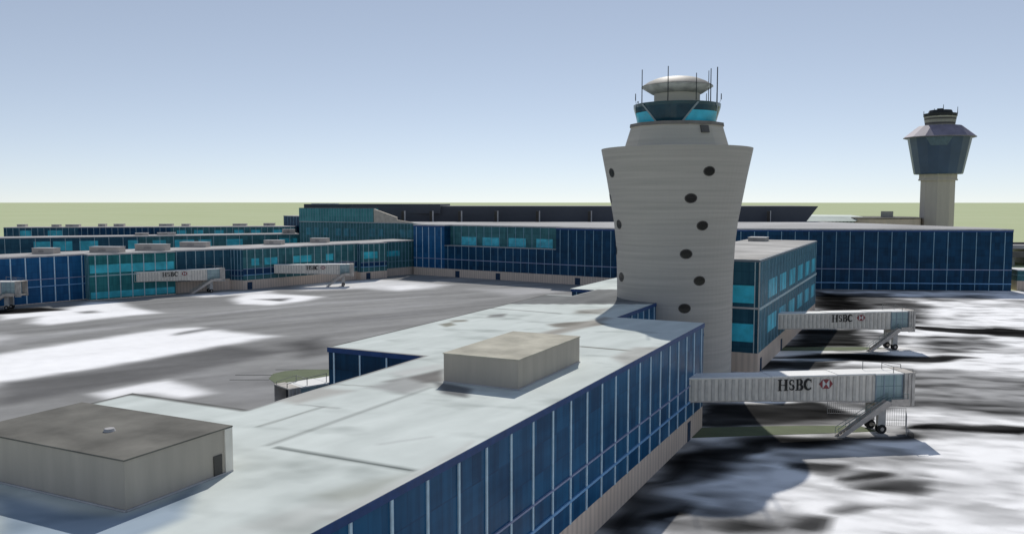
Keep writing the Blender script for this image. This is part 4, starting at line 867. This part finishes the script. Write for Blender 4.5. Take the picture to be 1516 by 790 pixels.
    if text:
        y = c - 1.50 - .125; x = 12.0 * f; hgt = 1.5; z0 = 6.25
        for bits, adv in glyph_bits():
            k = MB()
            for j, pl in enumerate(bits):
                yy = y - .03 - .0006 * j; P = [(x + u * hgt, z0 + v * hgt) for u, v in pl]
                if area(P) < 0: P = P[::-1]
                k.face([(p[0], yy, p[1]) for p in P]); k.face([(p[0], y + .02, p[1]) for p in P[::-1]])
                for i in range(len(P)):
                    q0, q1 = P[i], P[(i + 1) % len(P)]; k.face([(q0[0], y + .02, q0[1]), (q1[0], y + .02, q1[1]), (q1[0], yy, q1[1]), (q0[0], yy, q0[1])])
            k.build('letter', BLK, r); x += adv * hgt * f
        x = 18.75 * f; zc_ = z0 + hgt / 2; hh = .62; ww = .48
        def tri(P, m_, yo, nm):
            k = MB(); k.face([(p[0], y - yo, p[1]) for p in P]); k.face([(p[0], y + .02, p[1]) for p in P[::-1]])
            for i in range(len(P)): q0, q1 = P[i], P[(i + 1) % len(P)]; k.face([(q0[0], y + .02, q0[1]), (q1[0], y + .02, q1[1]), (q1[0], y - yo, q1[1]), (q0[0], y - yo, q0[1])])
            return k.build(nm, m_, r)
        lg = tri([(x - ww, zc_ - hh), (x + ww, zc_ - hh), (x + ww, zc_ + hh), (x - ww, zc_ + hh)], LWT, .02, 'logo')
        for P in ([(x - ww, zc_ + hh), (x, zc_), (x + ww, zc_ + hh)], [(x - ww, zc_ - hh), (x + ww, zc_ - hh), (x, zc_)],
                  [(x - ww * 2, zc_), (x - ww - .004, zc_ - hh), (x - ww - .004, zc_ + hh)], [(x + ww * 2, zc_), (x + ww + .004, zc_ + hh), (x + ww + .004, zc_ - hh)]):
            if area(P) < 0: P = P[::-1]
            o = tri(P, RED, .035, 'logo_triangle'); o.parent = lg
    return r
GB = 'jet bridges on the concourses'
jet_bridge((-27.2, 107.2), 34.0, 31.3, 'largest jet bridge, lettered, joined to the near blue facade at right', grp=GB)
jet_bridge((-27.1, 178.0), 36.7, 31.0, 'jet bridge joined to the taller slate pier behind the round tower', grp=GB)
jet_bridge((-233.6, 188.0), 63.0, 33.5, 'lettered jet bridge in front of the green-teal glass of the left concourse', grp=GB)
jet_bridge((-213.0, 237.8), 35.3, 27.6, 'smallest lettered jet bridge, in front of tan base walls at centre left', grp=GB)
jet_bridge((-262.0, 140.0), 28.7, 31.6, 'jet bridge cut off by the left edge, only its cab end showing', text=False, grp=GB)
jet_bridge((-60.4, 108.6), -111.2, 30.5, 'jet bridge with dark hood opening, beyond the left edge of the near roof', side=0, text=False, grp=GB)

# wire barrier round the wheels of the nearest bridge
def barrier(pts, h, label, grp):
    r = empty('wire_barrier', (*pts[0], 0), label, 'barrier', 0, grp)
    P = [at_root(r, p) for p in pts]; m_ = plain('galvanised_wire', (.32, .32, .32), .5, .1, 1)
    for a, b in zip(P, P[1:]):
        L = hypot(b[0] - a[0], b[1] - a[1]); k = MB(); n_ = int(L / .28)
        for i in range(n_ + 1):
            t = i / n_; x, y = a[0] + (b[0] - a[0]) * t, a[1] + (b[1] - a[1]) * t; k.bar((x, y, .12), (x, y, h), .035)
        for z in (.12, h * .35, h): k.bar((*a, z), (*b, z), .05)
        k.build('wire_panel', m_, r)
    for a in P: k = MB(); k.tube((*a, 0), (*a, h + .06), .045, .045, 8); k.build('post', m_, r)
barrier([(-12.6, 130.3), (-6.9, 132.2)], 2.3, 'straight wire barrier panel behind the wheels of the nearest jet bridge', 'wire barriers under the nearest jet bridge')
barrier([(-5.2, 126.3), (-2.1, 127.3), (-1.9, 122.6)], 2.6, 'wire barrier bent round a corner at the tip of the nearest jet bridge', 'wire barriers under the nearest jet bridge')
